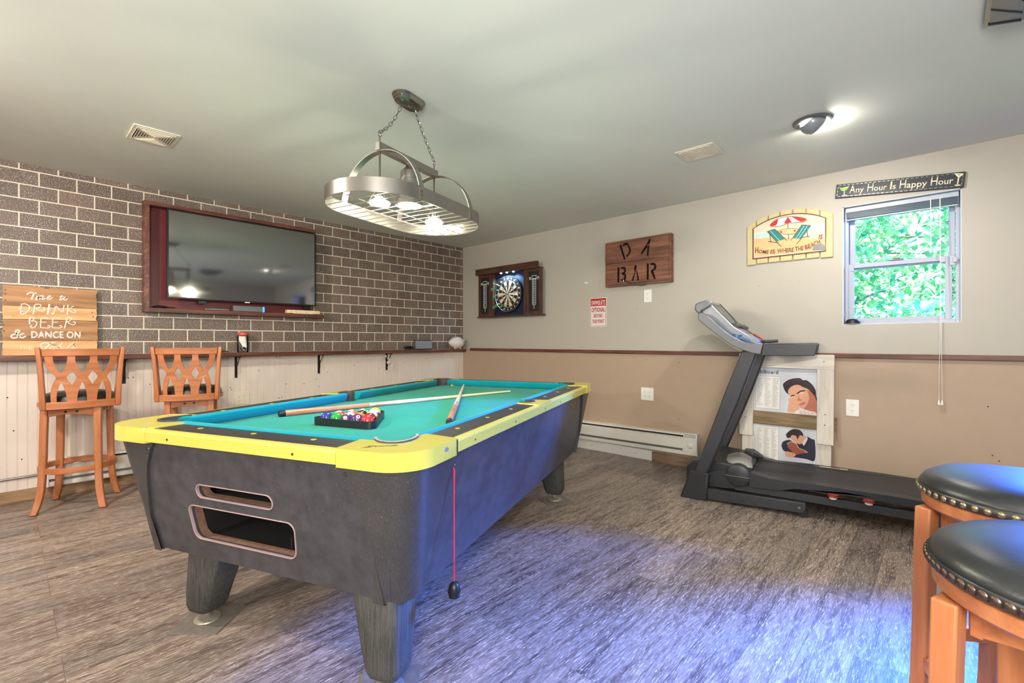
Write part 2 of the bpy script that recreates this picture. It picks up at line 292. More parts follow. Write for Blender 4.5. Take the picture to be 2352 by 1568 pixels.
# ------------------------------------------------------------------ mesh helpers
class MB:
    def __init__(s): s.v = []; s.f = []; s.mi = []; s.cur = 0
    def add(s, vs, fs, m=I4):
        o = len(s.v); s.v += [tuple(m @ Vector(p)) for p in vs]; s.f += [tuple(i + o for i in f) for f in fs]; s.mi += [s.cur] * len(fs); return s
    def box(s, x0, x1, y0, y1, z0, z1, m=I4):
        vs = [(x, y, z) for x in (x0, x1) for y in (y0, y1) for z in (z0, z1)]
        return s.add(vs, [(0, 1, 3, 2), (4, 6, 7, 5), (0, 4, 5, 1), (2, 3, 7, 6), (0, 2, 6, 4), (1, 5, 7, 3)], m)
    def loft(s, rings, m=I4, cap=True, closed=False):
        n = len(rings[0]); vs = [p for r in rings for p in r]; fs = []
        k = len(rings)
        for i in range(k if closed else k - 1):
            a = i * n; b = ((i + 1) % k) * n
            for j in range(n): fs.append((a + j, a + (j + 1) % n, b + (j + 1) % n, b + j))
        if cap and not closed: fs.append(tuple(range(n))[::-1]); fs.append(tuple((k - 1) * n + j for j in range(n)))
        return s.add(vs, fs, m)
    def lathe(s, prof, n=24, m=I4, closed=False):
        rings = [[(r * math.cos(2 * PI * j / n), r * math.sin(2 * PI * j / n), z) for j in range(n)] for r, z in prof]
        return s.loft(rings, m, cap=not closed, closed=closed)
    def tube(s, pts, r, n=8, m=I4, closed=False):
        pts = [Vector(p) for p in pts]; k = len(pts); rings = []; up = None
        for i, p in enumerate(pts):
            if closed: t = pts[(i + 1) % k] - pts[i - 1]
            else: t = pts[min(i + 1, k - 1)] - pts[max(i - 1, 0)]
            t.normalize()
            if up is None: up = Vector((0, 0, 1)) if abs(t.z) < .9 else Vector((1, 0, 0))
            a = t.cross(up); a.normalize(); b = a.cross(t); b.normalize(); up = b
            rr = r[i] if isinstance(r, (list, tuple)) else r
            rings.append([tuple(p + a * rr * math.cos(2 * PI * j / n) + b * rr * math.sin(2 * PI * j / n)) for j in range(n)])
        return s.loft(rings, m, closed=closed)
    def sweep(s, path, prof, m=I4):           # open path in 3D, prof = points (side, up); side is horizontal
        pts = [Vector(p) for p in path]; rings = []
        for i, p in enumerate(pts):
            t = pts[min(i + 1, len(pts) - 1)] - pts[max(i - 1, 0)]; t.z = 0; t.normalize(); a = Vector((t.y, -t.x, 0))
            rings.append([tuple(p + a * u + Vector((0, 0, w))) for u, w in prof])
        return s.loft(rings, m)
    def plate(s, outer, holes=(), t=.01, m=I4, fn=None, z0=0.0):     # flat plate in XY with holes, thickness z0..z0+t
        loops = [list(outer)] + [list(h) for h in holes]
        tris = tessellate_polygon([[Vector((x, y, 0)) for x, y in l] for l in loops])
        flat = [p for l in loops for p in l]; n = len(flat)
        area = sum(flat[i][0] * flat[(i + 1) % len(outer)][1] - flat[(i + 1) % len(outer)][0] * flat[i][1] for i in range(len(outer)))
        vs = [(x, y, z0) for x, y in flat] + [(x, y, z0 + t) for x, y in flat]
        if fn: vs = [fn(*p) for p in vs]
        fs = []
        for a, b, c in tris:
            ar = (flat[b][0] - flat[a][0]) * (flat[c][1] - flat[a][1]) - (flat[c][0] - flat[a][0]) * (flat[b][1] - flat[a][1])
            if ar < 0: a, c = c, a
            fs.append((a + n, b + n, c + n)); fs.append((c, b, a))
        o = 0
        for l in loops:
            k = len(l)
            for i in range(k):
                a, b = o + i, o + (i + 1) % k; fs.append((a, b, b + n, a + n))
            o += k
        return s.add(vs, fs, m)
    def ribbon(s, pts, w, t=.001, m=I4, z0=0.0):      # flat stroke in XY plane
        P = [Vector((x, y)) for x, y in pts]; k = len(P); L = []; Rr = []
        for i, p in enumerate(P):
            d = P[min(i + 1, k - 1)] - P[max(i - 1, 0)]
            if d.length < 1e-9: d = Vector((1, 0))
            d.normalize(); nrm = Vector((-d.y, d.x)); ww = (w[i] if isinstance(w, (list, tuple)) else w) / 2
            L.append(p + nrm * ww); Rr.append(p - nrm * ww)
        vs = []
        for a, b in zip(L, Rr): vs += [(a.x, a.y, z0), (b.x, b.y, z0), (b.x, b.y, z0 + t), (a.x, a.y, z0 + t)]
        fs = [(0, 1, 2, 3), tuple(4 * (k - 1) + j for j in (3, 2, 1, 0))]
        for i in range(k - 1):
            a = 4 * i; b = a + 4
            for j in range(4): fs.append((a + j, b + j, b + (j + 1) % 4, a + (j + 1) % 4))
        return s.add(vs, fs, m)
    def ball(s, c, r, nu=24, nv=14, m=I4, sc=(1, 1, 1)):
        rings = []
        for i in range(nv + 1):
            t = PI * i / nv; rr = max(math.sin(t), 1e-4) * r
            rings.append([(c[0] + sc[0] * rr * math.cos(2 * PI * j / nu), c[1] + sc[1] * rr * math.sin(2 * PI * j / nu), c[2] - sc[2] * r * math.cos(t)) for j in range(nu)])
        return s.loft(rings, m)
def link(name, mb, mats, parent=None, bevel=0, smooth=False, sub=0, seg=2, loc=None, label=None):
    me = bpy.data.meshes.new(name); me.from_pydata(mb.v, [], mb.f)
    if not isinstance(mats, (list, tuple)): mats = [mats]
    for m in mats: me.materials.append(m)
    for p, k in zip(me.polygons, mb.mi): p.material_index = k
    import bmesh
    bm = bmesh.new(); bm.from_mesh(me); bmesh.ops.recalc_face_normals(bm, faces=bm.faces); bm.to_mesh(me); bm.free()
    me.update()
    if smooth:
        for p in me.polygons: p.use_smooth = True
        me.set_sharp_from_angle(angle=R(38))
    o = bpy.data.objects.new(name, me); COL.objects.link(o)
    if parent: o.parent = parent
    if loc: o.location = loc
    if bevel:
        b = o.modifiers.new('bevel', 'BEVEL'); b.width = bevel; b.segments = seg; b.limit_method = 'ANGLE'; b.angle_limit = R(35)
        if seg > 1:
            for p in me.polygons: p.use_smooth = True
            me.set_sharp_from_angle(angle=R(60))
    if sub:
        b = o.modifiers.new('sub', 'SUBSURF'); b.levels = b.render_levels = sub
    if label: o['label'] = label
    return o
def tag(o, label, cat, group=None, kind=None):
    o['label'] = label; o['category'] = cat
    if group: o['group'] = group
    if kind: o['kind'] = kind
    return o
def root(name, label, cat, loc=(0, 0, 0), rot=(0, 0, 0), group=None):
    o = bpy.data.objects.new(name, None); COL.objects.link(o); o.location = loc; o.rotation_euler = rot; o.empty_display_size = .05
    return tag(o, label, cat, group)
def struct(name, mb, mat, **kw):
    o = link(name, mb, mat, **kw)
    if not kw.get('parent'): o['kind'] = 'structure'
    return o
def copy_tree(o, parent=None):
    c = o.copy(); COL.objects.link(c); c.parent = parent
    for ch in list(o.children): copy_tree(ch, c)
    return c
RW = (R(90), 0, 0)            # panel frame on the wall facing -Y : x right, y up, z out of the wall
LW = (R(90), 0, R(90))        # panel frame on the wall facing +X : x right (world +Y), y up, z out
def text(name, s, box, mat, parent, t=.0015, z0=0, bold=0.0, shear=0, rot=0):
    # box = x0,x1,y0,y1 in the parent's panel frame
    cu = bpy.data.curves.new('glyphs', 'FONT'); cu.body = s; cu.size = 1; cu.offset = bold; cu.shear = shear; cu.resolution_u = 3
    tmp = bpy.data.objects.new('glyphs', cu); COL.objects.link(tmp)
    me = bpy.data.meshes.new_from_object(tmp.evaluated_get(bpy.context.evaluated_depsgraph_get()))
    bpy.data.objects.remove(tmp); bpy.data.curves.remove(cu)
    xs = [v.co.x for v in me.vertices]; ys = [v.co.y for v in me.vertices]
    x0, x1, y0, y1 = box; w = max(xs) - min(xs); h = max(ys) - min(ys)
    mx = (x0 + x1) / 2; my = (y0 + y1) / 2; ca, sa = math.cos(rot), math.sin(rot)
    for v in me.vertices:
        x = (v.co.x - min(xs)) / w * (x1 - x0) + x0 - mx; y = (v.co.y - min(ys)) / h * (y1 - y0) + y0 - my
        v.co = (mx + x * ca - y * sa, my + x * sa + y * ca, z0 + t)
    me.materials.append(mat); o = bpy.data.objects.new(name, me); COL.objects.link(o); o.parent = parent
    so = o.modifiers.new('thick', 'SOLIDIFY'); so.thickness = t; so.offset = -1
    return o
def circ(cx, cy, r, n=20, ry=None): return [(cx + r * math.cos(2 * PI * k / n), cy + (ry or r) * math.sin(2 * PI * k / n)) for k in range(n)]
def rrect(x0, x1, y0, y1, r, n=5):
    P = []
    for cx, cy, a in ((x1 - r, y0 + r, -90), (x1 - r, y1 - r, 0), (x0 + r, y1 - r, 90), (x0 + r, y0 + r, 180)):
        for k in range(n + 1): P.append((cx + r * math.cos(R(a + 90 * k / n)), cy + r * math.sin(R(a + 90 * k / n))))
    return P
def tracer(h, ox, oz):        # tracing sheet -> panel coordinates of one flat sign
    a, b, c, d, e, f, g, k = h
    def F(u, v):
        w = g * u + k * v + 1; return ((a * u + b * v + c) / w - ox, (d * u + e * v + f) / w - oz)
    return F
def curve(pts, n=6):          # Catmull-Rom through points
    P = [pts[0]] + list(pts) + [pts[-1]]; out = []
    for i in range(1, len(P) - 2):
        for k in range(n):
            t = k / n; q = []
            for c in range(len(P[0])):
                p0, p1, p2, p3 = P[i - 1][c], P[i][c], P[i + 1][c], P[i + 2][c]
                q.append(.5 * (2 * p1 + (p2 - p0) * t + (2 * p0 - 5 * p1 + 4 * p2 - p3) * t * t + (3 * p1 - p0 - 3 * p2 + p3) * t ** 3))
            out.append(tuple(q))
    out.append(tuple(pts[-1])); return out

# ================================================================== the room
H = 2.44
struct('floor', MB().box(-.15, 7.05, -7.15, .15, -.12, 0), M['floor'])
struct('ceiling', MB().box(-.15, 7.05, -7.15, .15, H, H + .16), M['ceiling'])
wl = struct('wall_left', MB().box(-.15, 0, -7, 0, 0, H), M['brick'])
b = MB(); zz0, zz1 = .092, 1.02; y = 0.0; ring = []
prof = [(0, .006)]; yy = 0.0
while yy > -6.95:
    prof += [(yy - .0455, .006), (yy - .0475, .0022), (yy - .0495, .0058), (yy - .0515, .0022)]; yy -= .0515; prof += [(yy - .0015, .006)]
prof += [(-7, .006)]
vs = []; fs = []
for (py, px) in prof: vs += [(px, py, zz0), (px, py, zz1)]
for k in range(len(prof) - 1): fs.append((2 * k, 2 * k + 1, 2 * k + 3, 2 * k + 2))
b.add(vs, fs); b.box(.0005, .0035, -7, 0, zz0, zz1)
o = link('beadboard', b, M['bead'], parent=wl, label='cream vertical beadboard below the wood bar ledge')
b = MB()
for (y, z) in ((-4.24, .52), (-4.27, .76), (-3.6, .86), (-3.57, .865), (-3.69, .70), (-3.66, .71), (-3.98, .55), (-3.46, .80), (-2.61, .875), (-2.45, 1.0), (-2.42, 1.005), (-2.36, .73), (-2.18, .72), (-2.05, .76), (-1.93, .83), (-1.62, .89), (-1.45, 1.0), (-1.98, .60), (-2.4, .60), (-2.43, .595), (-1.3, .84), (-.62, .94), (-.55, 1.01), (-.95, .9), (-2.02, .68), (-4.2, .31), (-2.85, .71), (-2.86, .73)):
    b.lathe([(.0001, .0068), (.0045, .0068), (.0045, .004)], 8, Matrix.Translation((0, y, z)) @ Matrix.Rotation(R(90), 4, 'Y'))
link('nail_hole', b, M['darkslot'], parent=wl)['kind'] = 'stuff'
WX0, WX1, WZ0, WZ1, RZ = 4.312, 4.958, 1.283, 2.168, 1.052
VX0, VX1 = 5.246, 5.892
b = MB(); b.cur = 0
for x0, x1, z0, z1 in ((0, WX0, RZ, H), (WX0, WX1, WZ1, H), (WX0, WX1, RZ, WZ0), (WX1, VX0, RZ, H), (VX0, VX1, WZ1, H), (VX0, VX1, RZ, WZ0), (VX1, 6.9, RZ, H)): b.box(x0, x1, 0, .15, z0, z1)
b.cur = 1; b.box(0, 6.9, 0, .15, 0, RZ)
wb = struct('wall_back', b, [M['greige'], M['tan']])
b = MB()
for (x, z, r) in ((1.06, 2.36, .006), (2.62, 1.48, .004), (2.6, 1.3, .003), (3.74, 1.62, .004), (3.97, 1.64, .003), (4.03, 1.63, .003), (4.62, 2.28, .002), (1.9, .99, .004), (2.1, .985, .004), (2.72, .975, .005), (3.05, .96, .005), (5.08, .74, .006), (5.1, .43, .006), (5.13, .40, .006), (3.05, .43, .006)):
    b.lathe([(.0001, .0006), (r * .7, .0006), (r * .7, 0)], 7, Matrix.Translation((x, 0, z)) @ Matrix.Rotation(R(90), 4, 'X'))
link('nail_hole', b, M['darkslot'], parent=wb)['kind'] = 'stuff'
b = MB(); b.plate([(2.0, 1.80), (2.006, 1.812), (2.012, 1.80), (2.016, 1.796), (2.03, 1.80), (2.045, 1.792), (2.04, 1.785), (2.01, 1.787), (1.995, 1.786)], t=.0006, m=Matrix.Rotation(R(90), 4, 'X'))
link('chipped_paint', b, M['white'], parent=wb, label='small white chip in the greige wall paint')
b = MB()
for y0, y1, z0, z1 in ((-7, 0, 0, .5), (-7, 0, 2.15, H), (-7, -4.6, .5, 2.15), (-2.9, 0, .5, 2.15)): b.box(6.9, 7.05, y0, y1, z0, z1)
struct('wall_right', b, M['greige'])
struct('wall_front', MB().box(-.15, 7.05, -7.15, -7, 0, H), M['greige'])
struct('window_2', MB().box(6.95, 6.99, -4.6, -4.55, .5, 2.15).box(6.95, 6.99, -2.95, -2.9, .5, 2.15).box(6.95, 6.99, -4.6, -2.9, .5, .55).box(6.95, 6.99, -4.6, -2.9, 2.1, 2.15).box(6.96, 6.98, -3.77, -3.73, .5, 2.15), M['white'])
# trim
struct('trim_1', MB().box(.165, 6.9, -.022, 0, 1.034, 1.068), M['stainx'], bevel=.003)
struct('baseboard_left', MB().box(0, .02, -7, -.025, 0, .090), M['basewood'], bevel=.002)
bb = struct('baseboard_back', MB().box(.022, 2.786, -.018, 0, 0, .098), M['white'], bevel=.002)
link('wood_section', MB().box(2.788, 3.62, -.016, 0, 0, .085), M['basewoodx'], parent=bb, label='bare brown wood length of baseboard')
b = MB()
for x, z in ((2.1, .05), (2.35, .045), (2.62, .05), (2.45, .07)): b.lathe([(.0001, 0), (.004, 0), (.004, .001)], 7, Matrix.Translation((x, -.0178, z)) @ Matrix.Rotation(R(90), 4, 'X'))
link('screw', b, M['darkslot'], parent=bb)
b = MB(); b.tube([(.014, -7, .178), (.014, -4.1, .182)], .0085, 10); b.tube([(.014, -4.1, .182), (.014, -3.98, .192)], .0085, 10)
tag(link('wall_conduit', b, M['steel'], smooth=True), 'thin metal conduit strip running low along the cream beadboard', 'conduit')
# window in the back wall
w = struct('window_1', MB().box(WX0, WX1, .02, .15, WZ0, WZ0 + .006).box(WX0, WX0 + .006, .001, .15, WZ0, WZ1).box(WX1 - .006, WX1, .001, .15, WZ0, WZ1).box(WX0, WX1, .001, .15, WZ1 - .006, WZ1), M['jamb'])
fr = [(WX0 + .006, WX1 - .006, WZ0 + .006, WZ1 - .006)]
def frame_box(x0, x1, z0, z1, w_, y0, y1, wt=None, wb=None):
    wt = wt or w_; wb = wb or w_; b = MB()
    b.box(x0, x0 + w_, y0, y1, z0, z1).box(x1 - w_, x1, y0, y1, z0, z1).box(x0 + w_, x1 - w_, y0, y1, z1 - wt, z1).box(x0 + w_, x1 - w_, y0, y1, z0, z0 + wb); return b
link('window_frame', frame_box(WX0 + .006, WX1 - .006, WZ0 + .006, WZ1 - .006, .022, .07, .145), M['vinyl'], parent=w, bevel=.002)
us = link('upper_sash', frame_box(WX0 + .03, WX1 - .03, 1.70, 2.14, .032, .112, .138), M['vinyl'], parent=w, bevel=.002)
link('pane', MB().box(WX0 + .062, WX1 - .062, .124, .127, 1.732, 2.108), M['glass'], parent=us)
ls = link('lower_sash', frame_box(WX0 + .022, WX1 - .045, WZ0 + .022, 1.742, .036, .082, .108, wt=.032, wb=.03), M['vinyl'], parent=w, bevel=.002)
link('pane', MB().box(WX0 + .058, WX1 - .081, .094, .097, WZ0 + .052, 1.71), M['glass'], parent=ls)
link('sash_lock', MB().box(4.58, 4.66, .074, .09, 1.742, 1.752).box(4.60, 4.64, .070, .086, 1.752, 1.760), M['grey'], parent=ls, bevel=.002)
link('tilt_latch', MB().box(4.35, 4.372, .076, .081, 1.69, 1.706), M['vinyl'], parent=ls)
link('tilt_latch', MB().box(4.855, 4.878, .076, .081, 1.70, 1.716), M['vinyl'], parent=ls)
lb = MB(); lb.box(4.90, 4.93, .056, .07, 1.672, 1.732); lb.box(4.915, 4.937, .046, .056, 1.69, 1.722)
link('side_latch', lb, M['vinyl'], parent=w, bevel=.002)
w3 = struct('window_3', MB().box(VX0, VX1, .02, .15, WZ0, WZ0 + .006).box(VX0, VX0 + .006, .001, .15, WZ0, WZ1).box(VX1 - .006, VX1, .001, .15, WZ0, WZ1).box(VX0, VX1, .001, .15, WZ1 - .006, WZ1), M['jamb'])
link('window_frame', frame_box(VX0 + .006, VX1 - .006, WZ0 + .006, WZ1 - .006, .03, .07, .145), M['vinyl'], parent=w3, bevel=.002)
link('pane', MB().box(VX0 + .036, VX1 - .036, .112, .115, WZ0 + .036, WZ1 - .036), M['glass'], parent=w3)
# raised mini blind
bl = root('window_blind', 'raised dark mini blind bunched at the top of the window', 'blind', (4.635, .05, 2.16))
link('head_rail', MB().box(-.31, .31, -.018, .018, -.034, 0), M['blindrail'], parent=bl, bevel=.002)
b = MB()
for k in range(9): b.box(-.305, .305, -.0165 + .001 * (k % 2), .0165, -.040 - k * .0048, -.0375 - k * .0048)
link('slat_stack', b, M['blind'], parent=bl)
link('bottom_rail', MB().box(-.306, .306, -.014, .014, -.094, -.084), M['blindrail'], parent=bl, bevel=.002)
link('tilt_wand', MB().tube([(.17, -.022, -.02), (.172, -.03, -.40)], .003, 6), M['whiteplastic'], parent=bl)
lc = MB(); lc.tube([(.215, -.022, -.03), (.218, -.06, -.5), (.219, -.075, -.88), (.213, -.078, -1.2), (.212, -.078, -1.40)], .0014, 5); lc.tube([(.22, -.022, -.03), (.222, -.06, -.5), (.223, -.075, -.88), (.226, -.078, -1.2), (.228, -.078, -1.40)], .0014, 5)
cd = link('lift_cord', lc, M['whiteplastic'], parent=bl)
for x in (.212, .228): link('cord_tassel', MB().lathe([(.0015, 0), (.004, -.004), (.0075, -.028), (.0075, -.032), (.001, -.032)], 10, Matrix.Translation((x, -.078, -1.395))), M['whiteplastic'], parent=cd, smooth=True)
# black dome on the window ledge
d = root('dome_camera', 'small black dome device on the left end of the window sill', 'dome', (4.37, .035, WZ0 + .006))
link('dome_shell', MB().lathe([(.043, 0), (.046, .006), (.044, .02), (.036, .031), (.02, .037), (.0005, .039)], 24), M['black'], parent=d, smooth=True)
link('base_ring', MB().lathe([(.0465, .0), (.0475, .003), (.0465, .006), (.043, .006), (.043, 0)], 24, closed=True), M['grey'], parent=d)

# outside: grass bank, trees and leaves beyond the window
struct('trim_2', MB().box(-6, 14, .6, 16, -.6, -.1), M['lawn'])['label'] = 'grass ground outside'
SC.objects['trim_2']['kind'] = 'structure'
def leaves(name, centre, size, n, ls, label, parent=None):
    b = MB(); rr = random.Random(int(centre[2] * 100) + n)
    for _ in range(n):
        while True:
            u, v, w_ = rr.uniform(-1, 1), rr.uniform(-1, 1), rr.uniform(-1, 1)
            if u * u + v * v + w_ * w_ < 1: break
        p = Vector((centre[0] + u * size[0], centre[1] + v * size[1], centre[2] + w_ * size[2]))
        a = Matrix.Translation(p) @ Matrix.Rotation(rr.uniform(0, 6.3), 4, 'Z') @ Matrix.Rotation(rr.uniform(-1.2, 1.2), 4, 'X') @ Matrix.Rotation(rr.uniform(-.8, .8), 4, 'Y')
        s = ls * rr.uniform(.5, 1.3)
        b.add([(0, 0, 0), (.3 * s, .35 * s, .04 * s), (.22 * s, .8 * s, 0), (0, 1.15 * s, -.06 * s), (-.22 * s, .8 * s, 0), (-.3 * s, .35 * s, .04 * s)], [(0, 1, 2, 3), (0, 3, 4, 5)], a)
    return link(name, b, M['leaf'], parent=parent)
def tree(x, y, h, cz, size, n, ls, label):
    t = root('tree', label, 'tree', (x, y, -.1))
    r_ = random.Random(int(x * 77)); b = MB()
    top = (r_.uniform(-.1, .1), r_.uniform(-.1, .1), h * .8)
    b.tube([(0, 0, 0), (.05, 0, h * .3), top], [.07, .05, .02], 8)
    for k in range(9):
        a = r_.uniform(0, 6.28); z0 = h * r_.uniform(.4, .75); l = r_.uniform(.5, .85)
        b.tube([(.04, 0, z0), (.04 + l * .5 * size[0] * math.cos(a), l * .5 * size[1] * math.sin(a), z0 + l * .2), (.04 + l * size[0] * math.cos(a), l * size[1] * math.sin(a), z0 + l * .3)], [.02, .013, .004], 6)
    link('trunk', b, M['bark'], parent=t)
    f = leaves('foliage', (0, 0, cz), size, n, ls, '', parent=t); f['kind'] = 'stuff'
tree(3.90, 2.9, 3.2, 2.3, (.66, .55, 1.35), 2600, .085, 'leafy green tree filling the left of the window view')
tree(5.28, 3.0, 3.2, 2.3, (.66, .55, 1.35), 2200, .085, 'leafy pale green tree at the right of the window view')
tree(4.9, 5.2, 5.0, 3.0, (2.9, 1.3, 2.3), 5200, .12, 'taller tree farther behind, filling gaps in the window view')
hb = leaves('shrub', (4.7, 1.75, .75), (1.1, .5, .85), 4200, .085, '')
tag(hb, 'broad leaved green shrub just outside below the window', 'shrub')

# ================================================================== bar ledge, brackets, things on it
LZ = 1.056; LD = .135
bl_ = root('bar_ledge', 'long red-brown stained wood ledge along the brick wall', 'shelf', (0, 0, 0))
link('board', MB().box(.001, LD, -6.9, -1.105, LZ - .037, LZ), M['stain'], parent=bl_, bevel=.003)
link('board', MB().box(.001, LD - .003, -1.103, -.442, LZ - .036, LZ), M['stain'], parent=bl_, bevel=.003)
link('board', MB().box(.001, .072, -.440, -.002, LZ - .036, LZ), M['stain'], parent=bl_, bevel=.003)
def bracket(y, label):
    r_ = root('shelf_bracket', label, 'bracket', (.0065, y, LZ - .038), group='black iron brackets under the ledge')
    link('wall_bar', MB().box(0, .005, -.011, .011, -.20, 0), M['blackmetal'], parent=r_)
    link('top_bar', MB().box(.005, .115, -.011, .011, -.005, 0), M['blackmetal'], parent=r_)
    b = MB()
    c = curve([(.006, -.17), (.022, -.135), (.016, -.10), (.040, -.075), (.060, -.055), (.07, -.03), (.10, -.006)], 6)
    b.tube([(x, .003, z) for x, z in c], .0028, 6)
    c = curve([(.006, -.17), (.012, -.14), (.036, -.12), (.038, -.09), (.045, -.06), (.078, -.045), (.095, -.006)], 6)
    b.tube([(x, -.003, z) for x, z in c], .0028, 6)
    link('scroll_brace', b, M['blackmetal'], parent=r_, smooth=True); return r_
bracket(-3.63, 'black iron bracket under the ledge, between the two brown bar stools')
bracket(-2.814, 'black iron bracket under the ledge, below the jar with the red lid')
bracket(-2.025, 'black iron bracket under the ledge, in the middle of the beadboard wall')
bracket(-1.205, 'black iron bracket under the ledge with beige charms hanging from it')
# charms hanging on the right bracket
ch = root('hanging_charms', 'beige seashell-like charms on a string, hanging from the rightmost bracket', 'ornament', (.02, -1.235, LZ - .045))
link('string', MB().tube(curve([(.03, .0, -.008), (.035, .02, -.05), (.03, .045, -.1), (.03, .065, -.17)], 5), .0015, 5), M['black'], parent=ch)
for k, (dy, dz, s, a) in enumerate(((-.02, -.03, .9, .3), (.03, -.055, 1.0, -.6), (.025, -.095, 1.1, .5), (.075, -.135, 1.35, .9), (.065, -.175, 1.1, .7))):
    b = MB(); mm = Matrix.Translation((.035, dy, dz)) @ Matrix.Rotation(a, 4, 'X') @ Matrix.Scale(s, 4)
    b.plate([(-.022, -.012), (.012, -.016), (.026, -.006), (.024, .012), (-.006, .014), (-.024, .008)], t=.006, m=mm @ Matrix.Rotation(R(90), 4, 'Y') @ Matrix.Rotation(R(90), 4, 'Z'))
    link('charm', b, M['ball_white'], parent=ch, bevel=.002)

# pallet wood sign
sx, sz = -4.045, LZ + .001
TS = tracer((0.000513761, 0, -4.30406, -6.78711e-05, -0.000386651, 1.59351, -5.86613e-05, 0), sx, sz)
sg = root('wooden_sign', 'pale pallet wood sign with white hand lettering, leaning on the brick wall', 'sign', (.018, sx, sz), LW)
ys = [(0, .106, 'pine', -.249, .252), (.108, .256, 'pine2', -.249, .254), (.258, .353, 'pine', -.249, .249), (.355, .497, 'pine2', -.249, .249)]
for k, (y0, y1, mt, x0, x1) in enumerate(ys):
    rr = random.Random(k); P = [(x0, y0)] + [(x0 + t * (x1 - x0), y0 + rr.uniform(-.0003, .0006)) for t in (.3, .7)] + [(x1, y0)]
    for j in range(1, 7): P.append((x1 + rr.uniform(-.006, .002), y0 + (y1 - y0) * j / 7))
    P += [(x1, y1)] + [(x0 + t * (x1 - x0), y1 + rr.uniform(-.0008, 0)) for t in (.7, .3)] + [(x0, y1)]
    for j in range(6, 0, -1): P.append((x0 + rr.uniform(-.003, .003), y0 + (y1 - y0) * j / 7))
    link('plank', MB().plate(P, t=.018, z0=.014), M[mt], parent=sg, bevel=.0012, seg=1)
link('back_batten', MB().box(-.21, -.17, .01, .48, 0, .014), M['pine2'], parent=sg); link('back_batten', MB().box(.17, .21, .01, .48, 0, .014), M['pine2'], parent=sg)
b = MB()
for u, v in ((85, 200), (88, 273), (90, 383), (58, 828), (65, 935), (1658, 607), (1672, 683), (1325, 1178), (1345, 1215)):
    x, y = TS(u, v); b.lathe([(.0001, .034), (.0035, .034), (.004, .031)], 8, Matrix.Translation((x, y, 0)))
link('nail', b, M['darkslot'], parent=sg)
S = MB(); zt = .0325
def st(pts, w, n=5): S.ribbon([TS(*p) for p in curve(pts, n)], w, .0012, z0=zt)
W1, W2 = .0058, .0046
# Time to
st([(485, 290), (500, 262), (560, 247), (610, 262), (655, 256)], .0075); st([(610, 262), (588, 310), (560, 372)], .0085)
st([(668, 305), (640, 372), (662, 376), (690, 340)], W1); st([(686, 283), (690, 287)], .006)
st([(700, 308), (680, 372)], W1); st([(690, 340), (722, 303), (735, 315), (712, 372)], W1); st([(722, 345), (765, 302), (775, 318), (756, 366), (785, 366), (812, 345)], W1)
st([(850, 345), (880, 335), (905, 312), (880, 308), (845, 340), (855, 370), (895, 365), (945, 335)], W1)
st([(1112, 295), (1075, 372), (1095, 382), (1130, 350)], W1); st([(1062, 322), (1150, 318)], .0045); st([(1185, 328), (1145, 350), (1150, 382), (1190, 380), (1205, 345), (1185, 328), (1222, 352)], W1)
# DRINK
st([(385, 470), (365, 540), (350, 565)], .006); st([(370, 458), (440, 450), (500, 475), (530, 510), (505, 570), (440, 625), (380, 632), (362, 600), (385, 578), (410, 595)], .0062)
st([(625, 490), (610, 560), (592, 640)], .0062); st([(600, 500), (640, 462), (705, 460), (735, 482), (700, 515), (645, 535), (690, 562), (750, 580), (798, 560), (785, 520), (762, 530)], .0055)
st([(885, 455), (870, 550), (850, 640)], .0098); st([(1000, 462), (985, 540), (965, 620), (940, 640), (930, 612)], .006); st([(985, 465), (1050, 540), (1125, 610)], .0058); st([(1150, 470), (1140, 540), (1125, 610)], .0058)
st([(1218, 468), (1212, 560), (1205, 652)], .0068); st([(1322, 490), (1270, 525), (1225, 555), (1275, 592), (1330, 615), (1358, 590), (1340, 558), (1318, 575)], .0052)
# BEER
st([(540, 705), (525, 760), (530, 820)], .0068); st([(520, 700), (580, 690), (612, 715), (590, 745), (550, 758)], .0052); st([(560, 765), (625, 760), (660, 800), (625, 865), (565, 882), (545, 850), (575, 838)], .0056)
for x in (0, 212):
    st([(735 + x, 705), (728 + x, 790), (722 + x, 875)], .006); st([(728 + x, 705), (800 + x, 704), (875 + x, 716)], .005); st([(728 + x, 780), (790 + x, 782), (828 + x, 778)], .0045); st([(722 + x, 878), (800 + x, 884), (870 + x, 882), (900 + x, 858), (870 + x, 838), (855 + x, 855)], .005)
st([(1205, 705), (1185, 790), (1155, 892)], .0066); st([(1175, 720), (1230, 692), (1280, 712), (1255, 755), (1215, 775), (1262, 815), (1320, 828), (1352, 800), (1330, 768), (1308, 785)], .0052)
# & DANCE ON
st([(458, 1030), (400, 1062), (340, 1040), (290, 985), (275, 940), (320, 922), (345, 945), (300, 985), (215, 1010), (200, 1050), (250, 1068), (320, 1045), (380, 995), (435, 985)], .0085)
def blk(pts, w=.0115): S.ribbon([TS(*p) for p in pts], w, .0012, z0=zt)
for w_, u0, v0, u1, v1 in (('DANCE ON', 555, 1073, 1452, 949),):
    (xa, ya), (xb, yb) = TS(u0, v0), TS(u1, v1); text('lettering', w_, (xa, xb, ya, yb), M['chalk'], sg, .0012, zt, .035)
